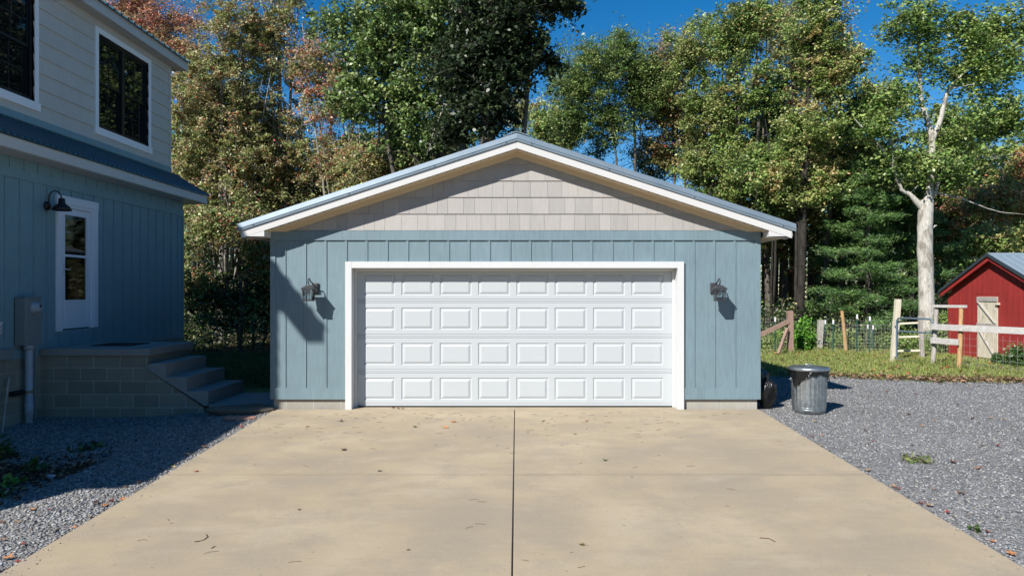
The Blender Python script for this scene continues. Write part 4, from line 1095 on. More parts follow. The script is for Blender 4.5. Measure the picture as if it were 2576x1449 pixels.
#@@VEG@@
# ------------------------------------------------------------------ vegetation
def tubes_np(paths, radii, ns):
    """list of (k,3) paths -> one quad mesh"""
    VV = []; FF = []; off = 0
    for p, r, n in zip(paths, radii, ns):
        p = np.asarray(p, float); r = np.asarray(r, float); k = len(p)
        d = np.gradient(p, axis=0); d = unit(d)
        ref = np.array([0.31, 0.93, 0.2]); a = unit(np.cross(d, ref)); b = np.cross(d, a)
        t = 2 * np.pi * np.arange(n) / n
        V = p[:, None, :] + r[:, None, None] * (a[:, None, :] * np.cos(t)[None, :, None] + b[:, None, :] * np.sin(t)[None, :, None])
        VV.append(V.reshape(-1, 3))
        i = np.arange(k - 1)[:, None] * n; j = np.arange(n)[None, :]; j2 = (j + 1) % n
        FF.append(np.stack([i + j, i + j2, i + n + j2, i + n + j], axis=-1).reshape(-1, 4) + off); off += k * n
    return np.concatenate(VV), np.concatenate(FF)
def curve(p, q, rng, k=6, sag=0.0, wob=0.05):
    p = np.array(p, float); q = np.array(q, float); t = np.linspace(0, 1, k)[:, None]; Ln = np.linalg.norm(q - p)
    mid = (p + q) / 2 + np.array([0, 0, sag * Ln]) + rng.normal(size=3) * wob * Ln
    P = (1 - t) ** 2 * p + 2 * t * (1 - t) * mid + t ** 2 * q
    P[1:-1] += rng.normal(size=(k - 2, 3)) * wob * 0.25 * Ln / k * 2
    return P
GREEN = [(.120, .195, .050), (.088, .155, .042), (.165, .235, .065), (.205, .245, .075)]
YGREEN = [(.180, .265, .065), (.245, .310, .085), (.130, .200, .052), (.330, .345, .130), (.200, .270, .075), (.340, .255, .110)]
OLIVE = [(.230, .260, .095), (.290, .275, .115), (.175, .215, .070), (.350, .290, .150), (.210, .240, .085), (.400, .310, .190), (.260, .290, .100)]
REDDISH = [(.480, .190, .130), (.420, .230, .140), (.340, .260, .130), (.500, .260, .170), (.430, .130, .100), (.28, .24, .11)]
OAK = [(.110, .175, .050), (.150, .215, .066), (.080, .135, .042), (.210, .260, .085)]
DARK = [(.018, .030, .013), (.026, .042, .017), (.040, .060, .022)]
PINE = [(.040, .090, .028), (.065, .130, .036), (.105, .185, .045)]
ORANGE = [(.520, .240, .110), (.450, .300, .110), (.340, .290, .095), (.500, .180, .100)]
PALE = [(.420, .380, .200), (.360, .350, .150), (.280, .310, .120)]
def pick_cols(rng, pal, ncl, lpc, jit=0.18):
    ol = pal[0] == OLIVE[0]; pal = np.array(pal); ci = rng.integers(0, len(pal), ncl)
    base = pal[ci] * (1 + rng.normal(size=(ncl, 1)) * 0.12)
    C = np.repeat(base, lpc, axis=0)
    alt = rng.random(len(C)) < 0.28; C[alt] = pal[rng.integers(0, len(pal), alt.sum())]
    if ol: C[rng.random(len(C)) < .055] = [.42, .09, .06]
    glint = (rng.random(len(C)) < .05) & (C[:, 1] > .12); C[glint] = C[glint] * .4 + np.array([.36, .35, .24]) * .6  # a few leaves paled towards white as painted sun highlights
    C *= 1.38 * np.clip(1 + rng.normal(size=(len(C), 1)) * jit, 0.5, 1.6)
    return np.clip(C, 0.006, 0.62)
def make_tree(name, label, bx, by, stems, lobes, pal, ls=0.12, cr=0.55, ncl=150, lpc=110, tr=0.16, bark='bark', seed=1,
              cat="tree", group="trees at the edge of the woods", flat=0.65, limb=10, aspect=0.62, droop=0.1, low=0.35, twigs=5, up=0.5):
    """stems: tops (x,y,z) world; lobes: (x,y,z,rx,ry,rz,weight) world"""
    rng = np.random.default_rng(seed)
    root = empty(name, (bx, by, gz(bx, by))); tag(root, label, cat, group)
    base = np.array([bx, by, gz(bx, by) - 0.15])
    lob = np.array([l[:6] for l in lobes], float); wt = np.array([(l[6] if len(l) > 6 else 1) * (l[3] * l[5]) for l in lobes]); wt /= wt.sum()
    li = rng.choice(len(lob), ncl, p=wt)
    d = unit(rng.normal(size=(ncl, 3))); rr = rng.random(ncl) ** (1 / 2.1); stray = rng.random(ncl) < .13; rr[stray] *= 1.28
    crs = cr * np.clip(np.exp(rng.normal(size=ncl) * .42), .5, 2.0); crs[stray] *= .6
    C = lob[li, :3] + d * rr[:, None] * lob[li, 3:6]
    paths = []; rad = []; ns = []
    sp = []
    for si, s in enumerate(stems):
        b0 = base + np.array([rng.normal() * 0.12, rng.normal() * 0.12, 0]) * (si > 0)
        s_ = np.array(s[:3], float); p = curve(b0, s_, rng, 12, 0, s[4] if len(s) > 4 else 0.03)
        r0 = s[3] if len(s) > 3 else tr
        rads = np.linspace(1, 0.16, 12) ** 0.85 * r0; rads[0] *= 1.25
        paths.append(p); rad.append(rads); ns.append(10 if r0 > 0.1 else 7); sp.append((p, rads))
    SP = np.concatenate([p[3:] for p, r in sp]); SR = np.concatenate([r[3:] for p, r in sp])
    # limbs: a subset of clusters hang on stems, others hang on limbs
    nl = min(ncl, limb * len(stems) if limb else 0)
    idx = rng.permutation(ncl)
    LP = []; LR = []
    for k, i in enumerate(idx):
        c = C[i]
        if k < nl:
            dist = np.linalg.norm((SP - c) * np.array([1, 1, 1.0]), axis=1) + 4.0 * np.maximum(0, SP[:, 2] - (c[2] - 0.3 * np.linalg.norm((SP - c)[:, :2], axis=1)))
            j = int(np.argmin(dist)); a = SP[j]; r0 = min(SR[j] * 0.6, 0.02 + 0.018 * np.linalg.norm(c - a))
            p = curve(a, c, rng, 8, 0.10, 0.09)
            rads = np.linspace(1, 0.22, 8) * r0; paths.append(p); rad.append(rads); ns.append(6); LP.append(p[2:]); LR.append(rads[2:])
        else:
            if k == nl and LP: AP = np.concatenate([np.concatenate(LP), SP]); AR = np.concatenate([np.concatenate(LR), SR])
            elif k == nl: AP, AR = SP, SR
            dist = np.linalg.norm(AP - c, axis=1) + 2.0 * np.maximum(0, AP[:, 2] - c[2])
            j = int(np.argmin(dist)); a = AP[j]
            p = curve(a, c, rng, 5, 0.05, 0.10); r0 = min(AR[j] * 0.7, 0.008 + 0.010 * np.linalg.norm(c - a))
            paths.append(p); rad.append(np.linspace(1, 0.3, 5) * r0); ns.append(4)
    n = ncl * lpc
    off = rng.normal(size=(n, 3)) * np.array([1, 1, flat]) * 0.62 * np.repeat(crs, lpc)[:, None]
    # leaves follow a few twigs in each cluster, which leaves gaps between them
    tw = unit(rng.normal(size=(ncl * twigs, 3)) * np.array([1, 1, 0.6]) + np.array([0, 0, 0.15])) * np.repeat(crs, twigs)[:, None] * (0.6 + 0.8 * rng.random((ncl * twigs, 1)))
    ti = np.repeat(np.arange(ncl), lpc) * twigs + rng.integers(0, twigs, n)
    along = rng.random((n, 1)) ** 0.6
    P = np.repeat(C, lpc, axis=0) + tw[ti] * along + off * 0.30
    for i in range(0, ncl):
        for q in range(0, twigs, 2):
            e_ = C[i] + tw[i * twigs + q]
            paths.append(np.stack([C[i], (C[i] + e_) / 2 + rng.normal(size=3) * 0.03, e_])); rad.append([0.008, 0.006, 0.003]); ns.append(3)
    V, F = tubes_np(paths, rad, ns)
    o3 = np.array([bx, by, gz(bx, by)])
    me = np_mesh('trunk', V - o3, F, M[bark], smooth=True, obj=False)
    tk = bpy.data.objects.new('trunk', me); COL.objects.link(tk); tk.parent = root
    S = ls * (0.65 + 0.7 * rng.random(n))
    V, F = leaf_geo(P - o3, S, rng, aspect, up, droop=droop)
    cols = pick_cols(rng, pal, ncl, lpc)
    me = np_mesh('crown', V, F, M['leaf'] if pal is not PINE else M['needle'], cols, obj=False)
    cw = bpy.data.objects.new('crown', me); COL.objects.link(cw); cw.parent = root
    return root
def lobe(px, py, rpx, rpy, Y, dy=0.0, w=1.0, ry=None):
    Y2 = Y + dy; rx = rpx / FPX * Y2; rz = rpy / FPX * Y2
    return (PX(px, Y2), Y2, PZ(py, Y2), rx, ry or min(rx, 2.2), rz, w)
def stem(px, py, Y, r, wob=0.03, dy=0.0): return (PX(px, Y + dy), Y + dy, PZ(py, Y + dy), r, wob)
def pxtree(name, label, bpx, Y, stems, lobes, pal, **k):
    return make_tree(name, label, PX(bpx, Y), Y, [stem(s[0], s[1], Y, *s[2:]) for s in stems], [lobe(*l[:4], Y, *l[4:]) for l in lobes], pal, **k)

# left of the garage
pxtree('maple_tree', "red leaved maple behind the house roof, its top against the sky", 400, 28, [(400, 10, .13), (460, 40, .09), (340, 0, .09)],
       [(390, 70, 70, 80), (455, 120, 60, 90), (320, 0, 70, 70), (500, 60, 50, 60, 0, .5)], REDDISH, seed=11, ncl=210, lpc=100, ls=.088, bark='bark_light', cr=.5)
pxtree('maple_tree', "olive and red speckled maple just right of the house's far corner", 560, 25, [(560, 40, .13), (500, 100, .09), (610, 120, .09), (640, 60, .07), (530, 180, .04), (580, 10, .05), (470, 260, .035), (660, 200, .035), (690, 120, .04)],
       [(540, 260, 110, 150), (600, 90, 90, 90), (480, 380, 70, 120), (610, 430, 100, 110), (520, 500, 80, 60)], OLIVE, seed=12, ncl=400, lpc=141, ls=.088, bark='bark_light', cr=.38)
pxtree('maple_tree', "tall olive maple rising above the garage's left eave", 720, 26, [(700, -80, .13), (760, -60, .10), (660, -20, .09), (790, 60, .08), (740, 100, .04), (830, 120, .045), (700, 160, .04), (780, 180, .035), (860, 40, .05)],
       [(690, 110, 110, 140), (650, 330, 110, 110), (770, 420, 110, 90), (730, -60, 100, 80), (700, 520, 90, 40)], OLIVE, seed=13, ncl=400, lpc=134, ls=.088, bark='bark_light', cr=.38)
pxtree('maple_tree', "thin pale stemmed maple with sparse pinkish leaves left of the big oaks", 880, 24.5, [(760, 60, .07), (820, 30, .08), (900, 60, .09), (850, 150, .06), (960, 180, .06), (1010, 230, .05), (790, 200, .035), (880, 120, .04), (930, 240, .035), (1040, 280, .03)],
       [(850, 260, 90, 90, 0, .5), (900, 420, 110, 60), (800, 160, 70, 90, 0, .5), (980, 400, 60, 50)], OLIVE + REDDISH[:2], seed=14, ncl=280, lpc=93, ls=.088, bark='bark_light', cr=.38)
pxtree('slender_tree', "cluster of thin pale trunks with few leaves above the garage's left roof slope", 960, 23, [(950, 220, .07), (1000, 200, .07), (1020, 300, .05), (900, 260, .05)],
       [(960, 420, 90, 60), (1050, 400, 60, 50), (900, 500, 70, 30), (830, 540, 50, 20)], OLIVE, seed=15, ncl=150, lpc=87, ls=.088, bark='bark_light', cr=.45)
pxtree('oak_tree', "big green oak with forked dark limbs above the garage's left roof slope", 1120, 21.5, [(1000, -60, .17, .04), (1090, -80, .20, .04), (960, 120, .12, .05), (1150, -40, .16)],
       [(930, 120, 90, 100), (1020, 60, 120, 110), (1120, 60, 90, 100), (900, 250, 80, 60), (1040, 230, 110, 90), (1000, 350, 80, 50), (1110, 360, 70, 50), (830, 60, 60, 60, 0, .6)], OAK + GREEN[2:3], seed=21, ncl=440, lpc=85, ls=.12, cr=.45, tr=.2, up=0.2, flat=.9)
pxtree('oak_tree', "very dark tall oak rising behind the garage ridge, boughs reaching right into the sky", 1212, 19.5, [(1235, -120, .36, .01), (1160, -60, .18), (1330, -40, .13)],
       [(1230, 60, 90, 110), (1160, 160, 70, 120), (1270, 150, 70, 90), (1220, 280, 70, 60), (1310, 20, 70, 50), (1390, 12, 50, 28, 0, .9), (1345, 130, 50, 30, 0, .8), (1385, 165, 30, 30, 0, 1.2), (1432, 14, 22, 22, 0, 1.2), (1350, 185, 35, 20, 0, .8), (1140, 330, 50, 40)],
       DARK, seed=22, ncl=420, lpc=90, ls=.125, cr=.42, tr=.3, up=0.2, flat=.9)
pxtree('understory_tree', "low leafy tree between the house and the garage", 600, 21.8, [(560, 470, .06), (640, 520, .05), (520, 560, .04)],
       [(520, 600, 60, 70), (600, 560, 90, 60), (660, 640, 50, 80), (500, 720, 50, 60)], OLIVE + GREEN[:2], seed=23, ncl=170, lpc=100, ls=.088, cr=.42)
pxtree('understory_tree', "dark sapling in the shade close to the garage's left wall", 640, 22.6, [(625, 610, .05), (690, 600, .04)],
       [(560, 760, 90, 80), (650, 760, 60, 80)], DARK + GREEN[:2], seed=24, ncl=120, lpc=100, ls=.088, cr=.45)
# far gap behind the ridge
pxtree('sparse_tree', "small pale sparse tree far behind the ridge cap, against the sky", 1318, 44, [(1316, 215, .08), (1300, 260, .05)],
       [(1310, 290, 30, 60, 0, .6)], PALE, seed=31, ncl=60, lpc=60, ls=.13, cr=.6, bark='bark_light')
pxtree('small_tree', "small yellow-green tree just right of the garage ridge", 1372, 40, [(1372, 255, .09), (1350, 280, .05)],
       [(1370, 320, 45, 60), (1410, 350, 40, 40)], YGREEN, seed=32, ncl=130, lpc=80, ls=.14, cr=.6)
# right side
pxtree('round_tree', "round topped dark green tree standing clear against the sky right of the ridge", 1592, 30, [(1590, 130, .10), (1520, 170, .08), (1620, 160, .06)],
       [(1505, 190, 115, 95), (1435, 235, 45, 60), (1565, 135, 65, 45), (1620, 220, 55, 90), (1460, 310, 60, 40), (1560, 310, 70, 50, 0, .7), (1410, 300, 25, 40, 0, .6)], GREEN, seed=41, ncl=520, lpc=110, ls=.105, cr=.5, aspect=.4, droop=.5)
pxtree('maple_tree', "russet tinged maple right beside the round topped tree", 1690, 31, [(1680, 110, .10), (1720, 130, .08)],
       [(1680, 180, 50, 75), (1700, 300, 70, 70), (1650, 380, 50, 50), (1740, 390, 60, 50), (1650, 240, 40, 70)], OLIVE[:5] + REDDISH[1:3] + GREEN[:1], seed=42, ncl=330, lpc=115, ls=.098, cr=.5)
pxtree('maple_tree', "broad green-gold maple left of the tallest crowns on the right", 1790, 29, [(1770, 60, .12), (1820, 50, .09), (1740, 120, .08)],
       [(1760, 140, 75, 90), (1790, 290, 80, 80), (1830, 400, 70, 60), (1760, 430, 60, 40)], YGREEN[:3] + OLIVE[:3], seed=43, ncl=270, lpc=144, ls=.098, cr=.5)
pxtree('maple_tree', "tall maple with pointed tops and a dark trunk above the garage's right eave", 1885, 27.5, [(1860, 20, .12), (1900, 10, .10), (1930, 60, .08)],
       [(1855, 100, 60, 100), (1900, 60, 50, 70), (1880, 260, 80, 90), (1900, 410, 90, 60), (1850, 480, 70, 30)], YGREEN + GREEN[:2], seed=44, ncl=310, lpc=144, ls=.098, cr=.5)
pxtree('maple_tree', "reddish tipped tall maple peaking at the top of the picture", 1975, 30, [(1960, -10, .13), (2000, 20, .09)],
       [(1965, 60, 50, 80), (2000, 180, 70, 80), (1960, 300, 70, 70)], OLIVE + YGREEN[:1], seed=45, ncl=260, lpc=115, ls=.098, cr=.5)
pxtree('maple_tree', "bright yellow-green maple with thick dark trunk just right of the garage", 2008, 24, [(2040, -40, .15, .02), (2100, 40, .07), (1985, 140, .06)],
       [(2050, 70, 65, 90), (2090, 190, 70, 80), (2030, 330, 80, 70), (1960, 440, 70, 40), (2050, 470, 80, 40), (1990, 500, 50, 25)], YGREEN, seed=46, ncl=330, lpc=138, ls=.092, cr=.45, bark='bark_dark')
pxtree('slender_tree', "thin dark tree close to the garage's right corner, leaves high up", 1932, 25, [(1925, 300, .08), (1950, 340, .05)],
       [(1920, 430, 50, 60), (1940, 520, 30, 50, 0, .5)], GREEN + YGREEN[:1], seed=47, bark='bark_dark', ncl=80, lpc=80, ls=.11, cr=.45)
pxtree('slender_tree', "sparse maple whose crown slopes down towards the pale trunked tree", 2078, 26.5, [(2140, 60, .10, .05), (2180, 180, .07)],
       [(2130, 150, 45, 80, 0, .5), (2175, 280, 60, 70, 0, .8), (2140, 400, 70, 50)], YGREEN + GREEN[2:], seed=48, ncl=190, lpc=95, ls=.11, cr=.5)
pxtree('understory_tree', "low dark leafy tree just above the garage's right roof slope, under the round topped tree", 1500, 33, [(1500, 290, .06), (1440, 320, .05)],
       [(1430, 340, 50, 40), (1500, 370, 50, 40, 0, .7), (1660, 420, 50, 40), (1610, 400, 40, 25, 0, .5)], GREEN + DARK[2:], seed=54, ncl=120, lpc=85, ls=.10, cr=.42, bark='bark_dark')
# pale trunked tree
def sycamore():
    Y = 23.0; rng = np.random.default_rng(5)
    bx = PX(2333, Y)
    root = empty('pale_trunked_tree', (bx, Y, 0)); tag(root, "big tree with pale bark and forked limbs behind the metal gate", "tree", "trees at the edge of the woods")
    P = lambda px, py, dy=0: np.array([PX(px, Y + dy), Y + dy, PZ(py, Y + dy)])
    def pth(pts): return np.array(pts)
    tk = [([P(2334, 900), P(2333, 850), P(2331, 780), P(2330, 700), P(2328, 640), P(2327, 580), P(2329, 530), P(2333, 505)], [.30, .26, .24, .225, .232, .225, .225, .20]),
          ([P(2333, 515), P(2340, 470), P(2346, 400), P(2345, 345), P(2332, 300), P(2316, 262), P(2312, 180), P(2308, 90), P(2312, 0), P(2316, -60)], [.17, .11, .10, .095, .085, .075, .06, .05, .035, .02]),
          ([P(2345, 350), P(2362, 320), P(2374, 270), P(2382, 235), P(2410, 200), P(2440, 165), P(2470, 100), P(2490, 30)], [.09, .08, .07, .06, .045, .035, .025, .012]),
          ([P(2329, 530), P(2310, 512), P(2290, 490), P(2268, 480), P(2250, 430), P(2244, 380), P(2236, 300), P(2232, 240)], [.15, .10, .075, .06, .045, .038, .025, .012]),
          ([P(2250, 430), P(2215, 370), P(2180, 330), P(2150, 300)], [.035, .028, .02, .01]),
          ([P(2340, 500), P(2352, 490), P(2372, 420), P(2410, 370), P(2450, 330), P(2500, 300)], [.10, .06, .045, .035, .025, .012]),
          ([P(2355, 485), P(2420, 500), P(2470, 520), P(2520, 535), P(2576, 540)], [.035, .026, .018, .012, .006]),
          ([P(2340, 450), P(2420, 410), P(2500, 395), P(2570, 385)], [.035, .028, .02, .01]),
          ([P(2340, 580), P(2348, 572), P(2356, 566)], [.05, .035, .02])]
    paths = [np.array(p) for p, r in tk]; rad = [r for p, r in tk]; ns = [20] + [10] * 8
    # resample smoothly
    def rs(p, r, k):
        t = np.linspace(0, len(p) - 1, k); return np.stack([np.interp(t, np.arange(len(p)), p[:, a]) for a in range(3)], 1) + rng.normal(size=(k, 3)) * 0.008, np.interp(t, np.arange(len(p)), r)
    q = [rs(p, r, len(p) * 3) for p, r in zip(paths, rad)]; paths = [a for a, b in q]; rad = [b for a, b in q]
    lobes = [lobe(2300, 60, 70, 70, Y, 0, .7), lobe(2320, 160, 60, 60, Y, 0, .5), lobe(2245, 260, 60, 60, Y), lobe(2200, 330, 50, 45, Y), lobe(2420, 330, 60, 50, Y), lobe(2470, 180, 90, 70, Y), lobe(2530, 80, 60, 80, Y, 0, .8),
             lobe(2350, 420, 80, 50, Y), lobe(2240, 420, 50, 50, Y, 0, .8), lobe(2520, 300, 70, 60, Y), lobe(2480, 395, 90, 22, Y, 0, .9), lobe(2400, 460, 60, 25, Y, 0, .6), lobe(2400, 60, 40, 40, Y, 0, .4), lobe(2440, 80, 60, 60, Y, 0, .8)]
    lob = np.array([l[:6] for l in lobes]); wt = np.array([l[6] * l[3] * l[5] for l in lobes]); wt /= wt.sum()
    ncl, lpc, tw_ = 480, 62, 5
    li = rng.choice(len(lob), ncl, p=wt); d = unit(rng.normal(size=(ncl, 3))); C = lob[li, :3] + d * (rng.random(ncl) ** .5)[:, None] * lob[li, 3:6]
    AP = np.concatenate([p[6:] for p in paths[1:]]); AR = np.concatenate([r[6:] for r in rad[1:]])
    for c in C[rng.permutation(ncl)]:
        dist = np.linalg.norm(AP - c, axis=1) + 1.5 * np.maximum(0, AP[:, 2] - c[2]); j = int(np.argmin(dist))
        p = curve(AP[j], c, rng, 6, .05, .12); r0 = min(AR[j] * .6, .008 + .012 * np.linalg.norm(c - AP[j])); rr = np.linspace(1, .25, 6) * r0
        paths.append(p); rad.append(rr); ns.append(4)
        if len(AP) < 3000: AP = np.concatenate([AP, p[2:]]); AR = np.concatenate([AR, rr[2:]])
    n = ncl * lpc; cr = .5
    tw = unit(rng.normal(size=(ncl * tw_, 3)) * np.array([1, 1, .5])) * cr * (.6 + .8 * rng.random((ncl * tw_, 1)))
    Pn = np.repeat(C, lpc, axis=0) + tw[np.repeat(np.arange(ncl), lpc) * tw_ + rng.integers(0, tw_, n)] * rng.random((n, 1)) ** .6 + rng.normal(size=(n, 3)) * cr * .16
    o3 = np.array([bx, Y, 0.0])
    Vt, Ft = tubes_np(paths, rad, ns)
    me = np_mesh('trunk', Vt - o3, Ft, M['bark_pale'], smooth=True, obj=False); o = bpy.data.objects.new('trunk', me); COL.objects.link(o); o.parent = root
    V, F = leaf_geo(Pn - o3, .115 * (.65 + .7 * rng.random(n)), rng, .7, .6, droop=.1)
    me = np_mesh('crown', V, F, M['leaf'], pick_cols(rng, GREEN + YGREEN[:2] + GREEN, ncl, lpc), obj=False); o = bpy.data.objects.new('crown', me); COL.objects.link(o); o.parent = root
sycamore()
pxtree('autumn_tree', "orange autumn tree above the red shed at the right picture edge", 2540, 28, [(2520, 420, .09), (2560, 430, .07), (2600, 380, .07)],
       [(2490, 520, 60, 60), (2560, 520, 60, 90), (2440, 560, 40, 40, 0, .6), (2590, 420, 40, 60)], ORANGE + YGREEN[:2], seed=51, ncl=260, lpc=95, ls=.098, cr=.5, bark='bark_light')
pxtree('autumn_tree', "pinkish leaved sapling right of the pale trunk, left of the shed roof", 2400, 30, [(2400, 480, .06), (2430, 520, .05)],
       [(2395, 560, 40, 50), (2420, 640, 50, 50)], REDDISH[1:] + YGREEN[:2], seed=52, ncl=110, lpc=75, ls=.11, cr=.5, bark='bark_light')
pxtree('understory_tree', "yellow-green tree low behind the shed roof", 2560, 25.5, [(2520, 600, .05), (2590, 560, .05)],
       [(2470, 620, 60, 40), (2550, 610, 50, 40), (2420, 700, 40, 60)], YGREEN, seed=53, ncl=120, lpc=80, ls=.11, cr=.45)
# white pines: tiers of drooping needle pads
def pine(label, bpx, Y, top_py, w, seed, z0=0.8):
    rng = np.random.default_rng(seed); bx = PX(bpx, Y); H = PZ(top_py, Y)
    root = empty('white_pine', (bx, Y, 0)); tag(root, label, "pine tree", "white pines behind the wire fence")
    paths = [np.array([[0, 0, -.1], [0.03, 0, H * .3], [-.03, 0.02, H * .65], [0, 0, H]])]; rad = [[.13, .11, .07, .015]]; ns = [10]; C = []; D = []; 
    z = z0
    while z < H - 0.2:
        f = (z - z0) / (H - z0); Lb = w * (1 - f * 0.75)
        nb = 3; a0 = rng.random() * 6.28
        for k in range(nb):
            a = a0 + 6.28 * k / nb + rng.normal() * .35; L_ = Lb * (0.40 + 1.0 * rng.random()); zz = z + rng.normal() * .14
            e = np.array([math.cos(a) * L_, math.sin(a) * L_, zz + rng.uniform(-.02, .22) * L_])
            m_ = np.array([e[0] * .5, e[1] * .5, zz - 0.03]); paths.append(np.array([[0, 0, zz], m_, e])); rad.append([.028, .018, .006]); ns.append(5)
            for q in range(15):
                t = rng.uniform(.35, 1.05); s = rng.normal() * .6
                side = np.array([-math.sin(a), math.cos(a), 0]) * s * (0.34 * L_ * (1.15 - t) + .14)
                C.append(np.array([0, 0, zz]) * (1 - t) + e * t + side + np.array([0, 0, -.10 * abs(s) * L_ * .4]) + rng.normal(size=3) * np.array([.06, .06, .05])); D.append([math.cos(a), math.sin(a), .35])
        z += 0.24 + 0.16 * rng.random()
    C = np.array(C); D = np.array(D); lp = 60; n = len(C) * lp
    P = np.repeat(C, lp, axis=0) + rng.normal(size=(n, 3)) * np.array([.14, .14, .06])
    V, F = leaf_geo(P, .13 * (.7 + .6 * rng.random(n)), rng, .16, .3, .02, -.2, np.repeat(D, lp, axis=0))
    cols = pick_cols(rng, PINE, len(C), lp)
    Vt, Ft = tubes_np(paths, rad, ns)
    me = np_mesh('trunk', Vt, Ft, M['bark'], smooth=True, obj=False); o = bpy.data.objects.new('trunk', me); COL.objects.link(o); o.parent = root
    me = np_mesh('crown', V, F, M['needle'], cols, obj=False); o = bpy.data.objects.new('crown', me); COL.objects.link(o); o.parent = root
pine("tall white pine left of the pale trunk, its tiers reaching the fence", 2185, 24.2, 400, 1.75, 61)
pine("white pine partly hidden behind the pale trunk and the gate", 2290, 25.5, 470, 1.6, 62)
pine("smaller shaded white pine between the dark trunk and the tall pine", 2120, 27.0, 520, 1.5, 63)
# background trees deeper in the wood: two kinds built once and copied
BG = [("dark leafy tree deeper in the wood", 17), ("", 0)]
def copy_tree(src, loc, rz, sc, label):
    r = src.copy(); COL.objects.link(r); r.location = loc; r.rotation_euler = (0, 0, rz); r.scale = (sc, sc, sc); r["label"] = label
    for ch in src.children:
        c = ch.copy(); COL.objects.link(c); c.parent = r
    return r
bgl = "thin trunked tree standing deeper in the shaded wood"
pa = make_tree('forest_tree', bgl, 2.0, 60.0, [(2.0, 60, 8.5, .12), (2.5, 60.3, 7.5, .08)], [(2, 60, 6.2, 2.2, 2.2, 2.2), (2.3, 60, 3.6, 1.6, 1.6, 1.2, .6)], OLIVE[:3] + GREEN[:2], ncl=150, lpc=75, ls=.15, cr=.55, seed=71, group="trees deeper in the wood")
pb = make_tree('forest_tree', bgl, 8.0, 60.0, [(8.0, 60, 9.5, .14), (7.3, 60.3, 7.5, .08)], [(8, 60, 7.4, 1.9, 1.9, 2.0), (7.6, 60, 4.6, 1.7, 1.7, 1.4, .6)], GREEN + OLIVE[:1], ncl=150, lpc=75, ls=.15, cr=.55, seed=72, group="trees deeper in the wood")
rng0 = random.Random(8)
spots = [(-16.5, 31), (-9.6, 27.4), (-7.3, 28.2), (-11.6, 27.8), (-5.2, 28.6), (11.8, 34.0), (8.9, 30.6), (-13.5, 29), (-12.2, 33.5), (-10.4, 30.5), (-8.2, 34), (-6.4, 31), (-4.4, 34.5), (-2.6, 31.5), (-0.6, 36),
         (7.4, 38), (9.2, 33), (10.6, 36.5), (10.4, 29.2), (12.4, 31.5), (12.8, 27.6), (14.2, 34), (14.6, 29.5), (16.3, 31.5), (17.6, 35.0), (18.8, 31.0), (20.6, 34), (21.5, 30.0), (23.5, 33)]
for i, (x, y) in enumerate(spots):
    s = (pa, pb)[i % 2]; sc = 0.85 + 0.3 * rng0.random()
    if 5 < x < 10: sc *= 0.72
    if i < 2: s.location = (x, y, 0); s.rotation_euler = (0, 0, rng0.random() * 6); s.scale = (sc, sc, sc)
    else: copy_tree(s, (x, y, 0), rng0.random() * 6.28, sc, bgl)
# far wood and undergrowth as masses
def leaf_mass(name, C, lpc, cr, ls, pal, seed, trunks=None, flat=.8):
    rng = np.random.default_rng(seed); n = len(C) * lpc
    P = np.repeat(C, lpc, axis=0) + rng.normal(size=(n, 3)) * np.array([cr, cr, cr * flat]); P[:, 2] = np.maximum(P[:, 2], .03)
    V, F = leaf_geo(P, ls * (.6 + .8 * rng.random(n)), rng, .6, .4)
    cols = pick_cols(rng, pal, len(C), lpc); mi = np.zeros(len(F), int)
    if trunks:
        Vt, Ft = tubes_np(*trunks); F = np.concatenate([F, Ft + len(V)]); V = np.concatenate([V, Vt]); mi = np.concatenate([mi, np.ones(len(Ft), int)]); cols = np.concatenate([cols, np.tile([[.1, .09, .07]], (len(Ft), 1))])
    o = np_mesh(name, V, F, [M['leaf'], M['bark']], cols, mi); tag(o, kind='stuff'); return o
rng = np.random.default_rng(90); C = []; tp = []; trr = []; tn = []
for i in range(560):
    y = rng.uniform(38, 56); u = rng.uniform(-0.66, 0.95); x = u * y; top = 8.0
    if 0.02 < u < 0.34: top = 5.6
    C.append((x, y, rng.uniform(0.2, 1) ** .8 * top * (y / 45)))
for i in range(420):
    y = rng.uniform(42, 56); u = rng.uniform(-0.7, 1.0); C.append((u * y, y, rng.uniform(0, 3.4)))
for i in range(190):
    y = rng.uniform(30, 50); u = rng.uniform(-0.62, 0.9); x = u * y; h = 8.0 if not 0.02 < u < .34 else 5.0
    tp.append(np.array([[x, y, -.1], [x + rng.normal() * .1, y, h / 2], [x + rng.normal() * .3, y, h]])); trr.append([.10, .08, .03]); tn.append(6)
tag(leaf_mass('distant_woods', np.array(C), 190, .85, .20, OLIVE[:3] + GREEN + YGREEN[:1], 91, (tp, trr, tn)), "shaded mass of trunks and foliage far back in the wood", "woods")
C = []
for i in range(420):                       # unseen trees added behind and right of the viewer to cut sky fill
    dg = rng.uniform(-205, -35); a = math.radians(dg); d_ = rng.uniform(27, 36)
    top = 10 if dg > -55 else (11 if abs(dg + 127) < 32 else 16)
    C.append((2 + d_ * math.cos(a), 2 + d_ * math.sin(a), rng.uniform(0, 1) ** .8 * top))
tag(leaf_mass('distant_woods', np.array(C), 90, 1.4, .5, OLIVE[:3] + GREEN, 96), "unseen added ring of trees that cuts the sky fill", "woods")
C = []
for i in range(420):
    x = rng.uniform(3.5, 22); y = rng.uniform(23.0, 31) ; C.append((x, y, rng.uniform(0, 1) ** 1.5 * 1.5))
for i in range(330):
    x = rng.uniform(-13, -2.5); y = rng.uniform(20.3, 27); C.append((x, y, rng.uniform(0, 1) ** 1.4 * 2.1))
tag(leaf_mass('undergrowth', np.array(C), 75, .28, .09, GREEN[:2] + DARK + OLIVE[:2], 92), "dark tangled undergrowth along the foot of the wood", "undergrowth")
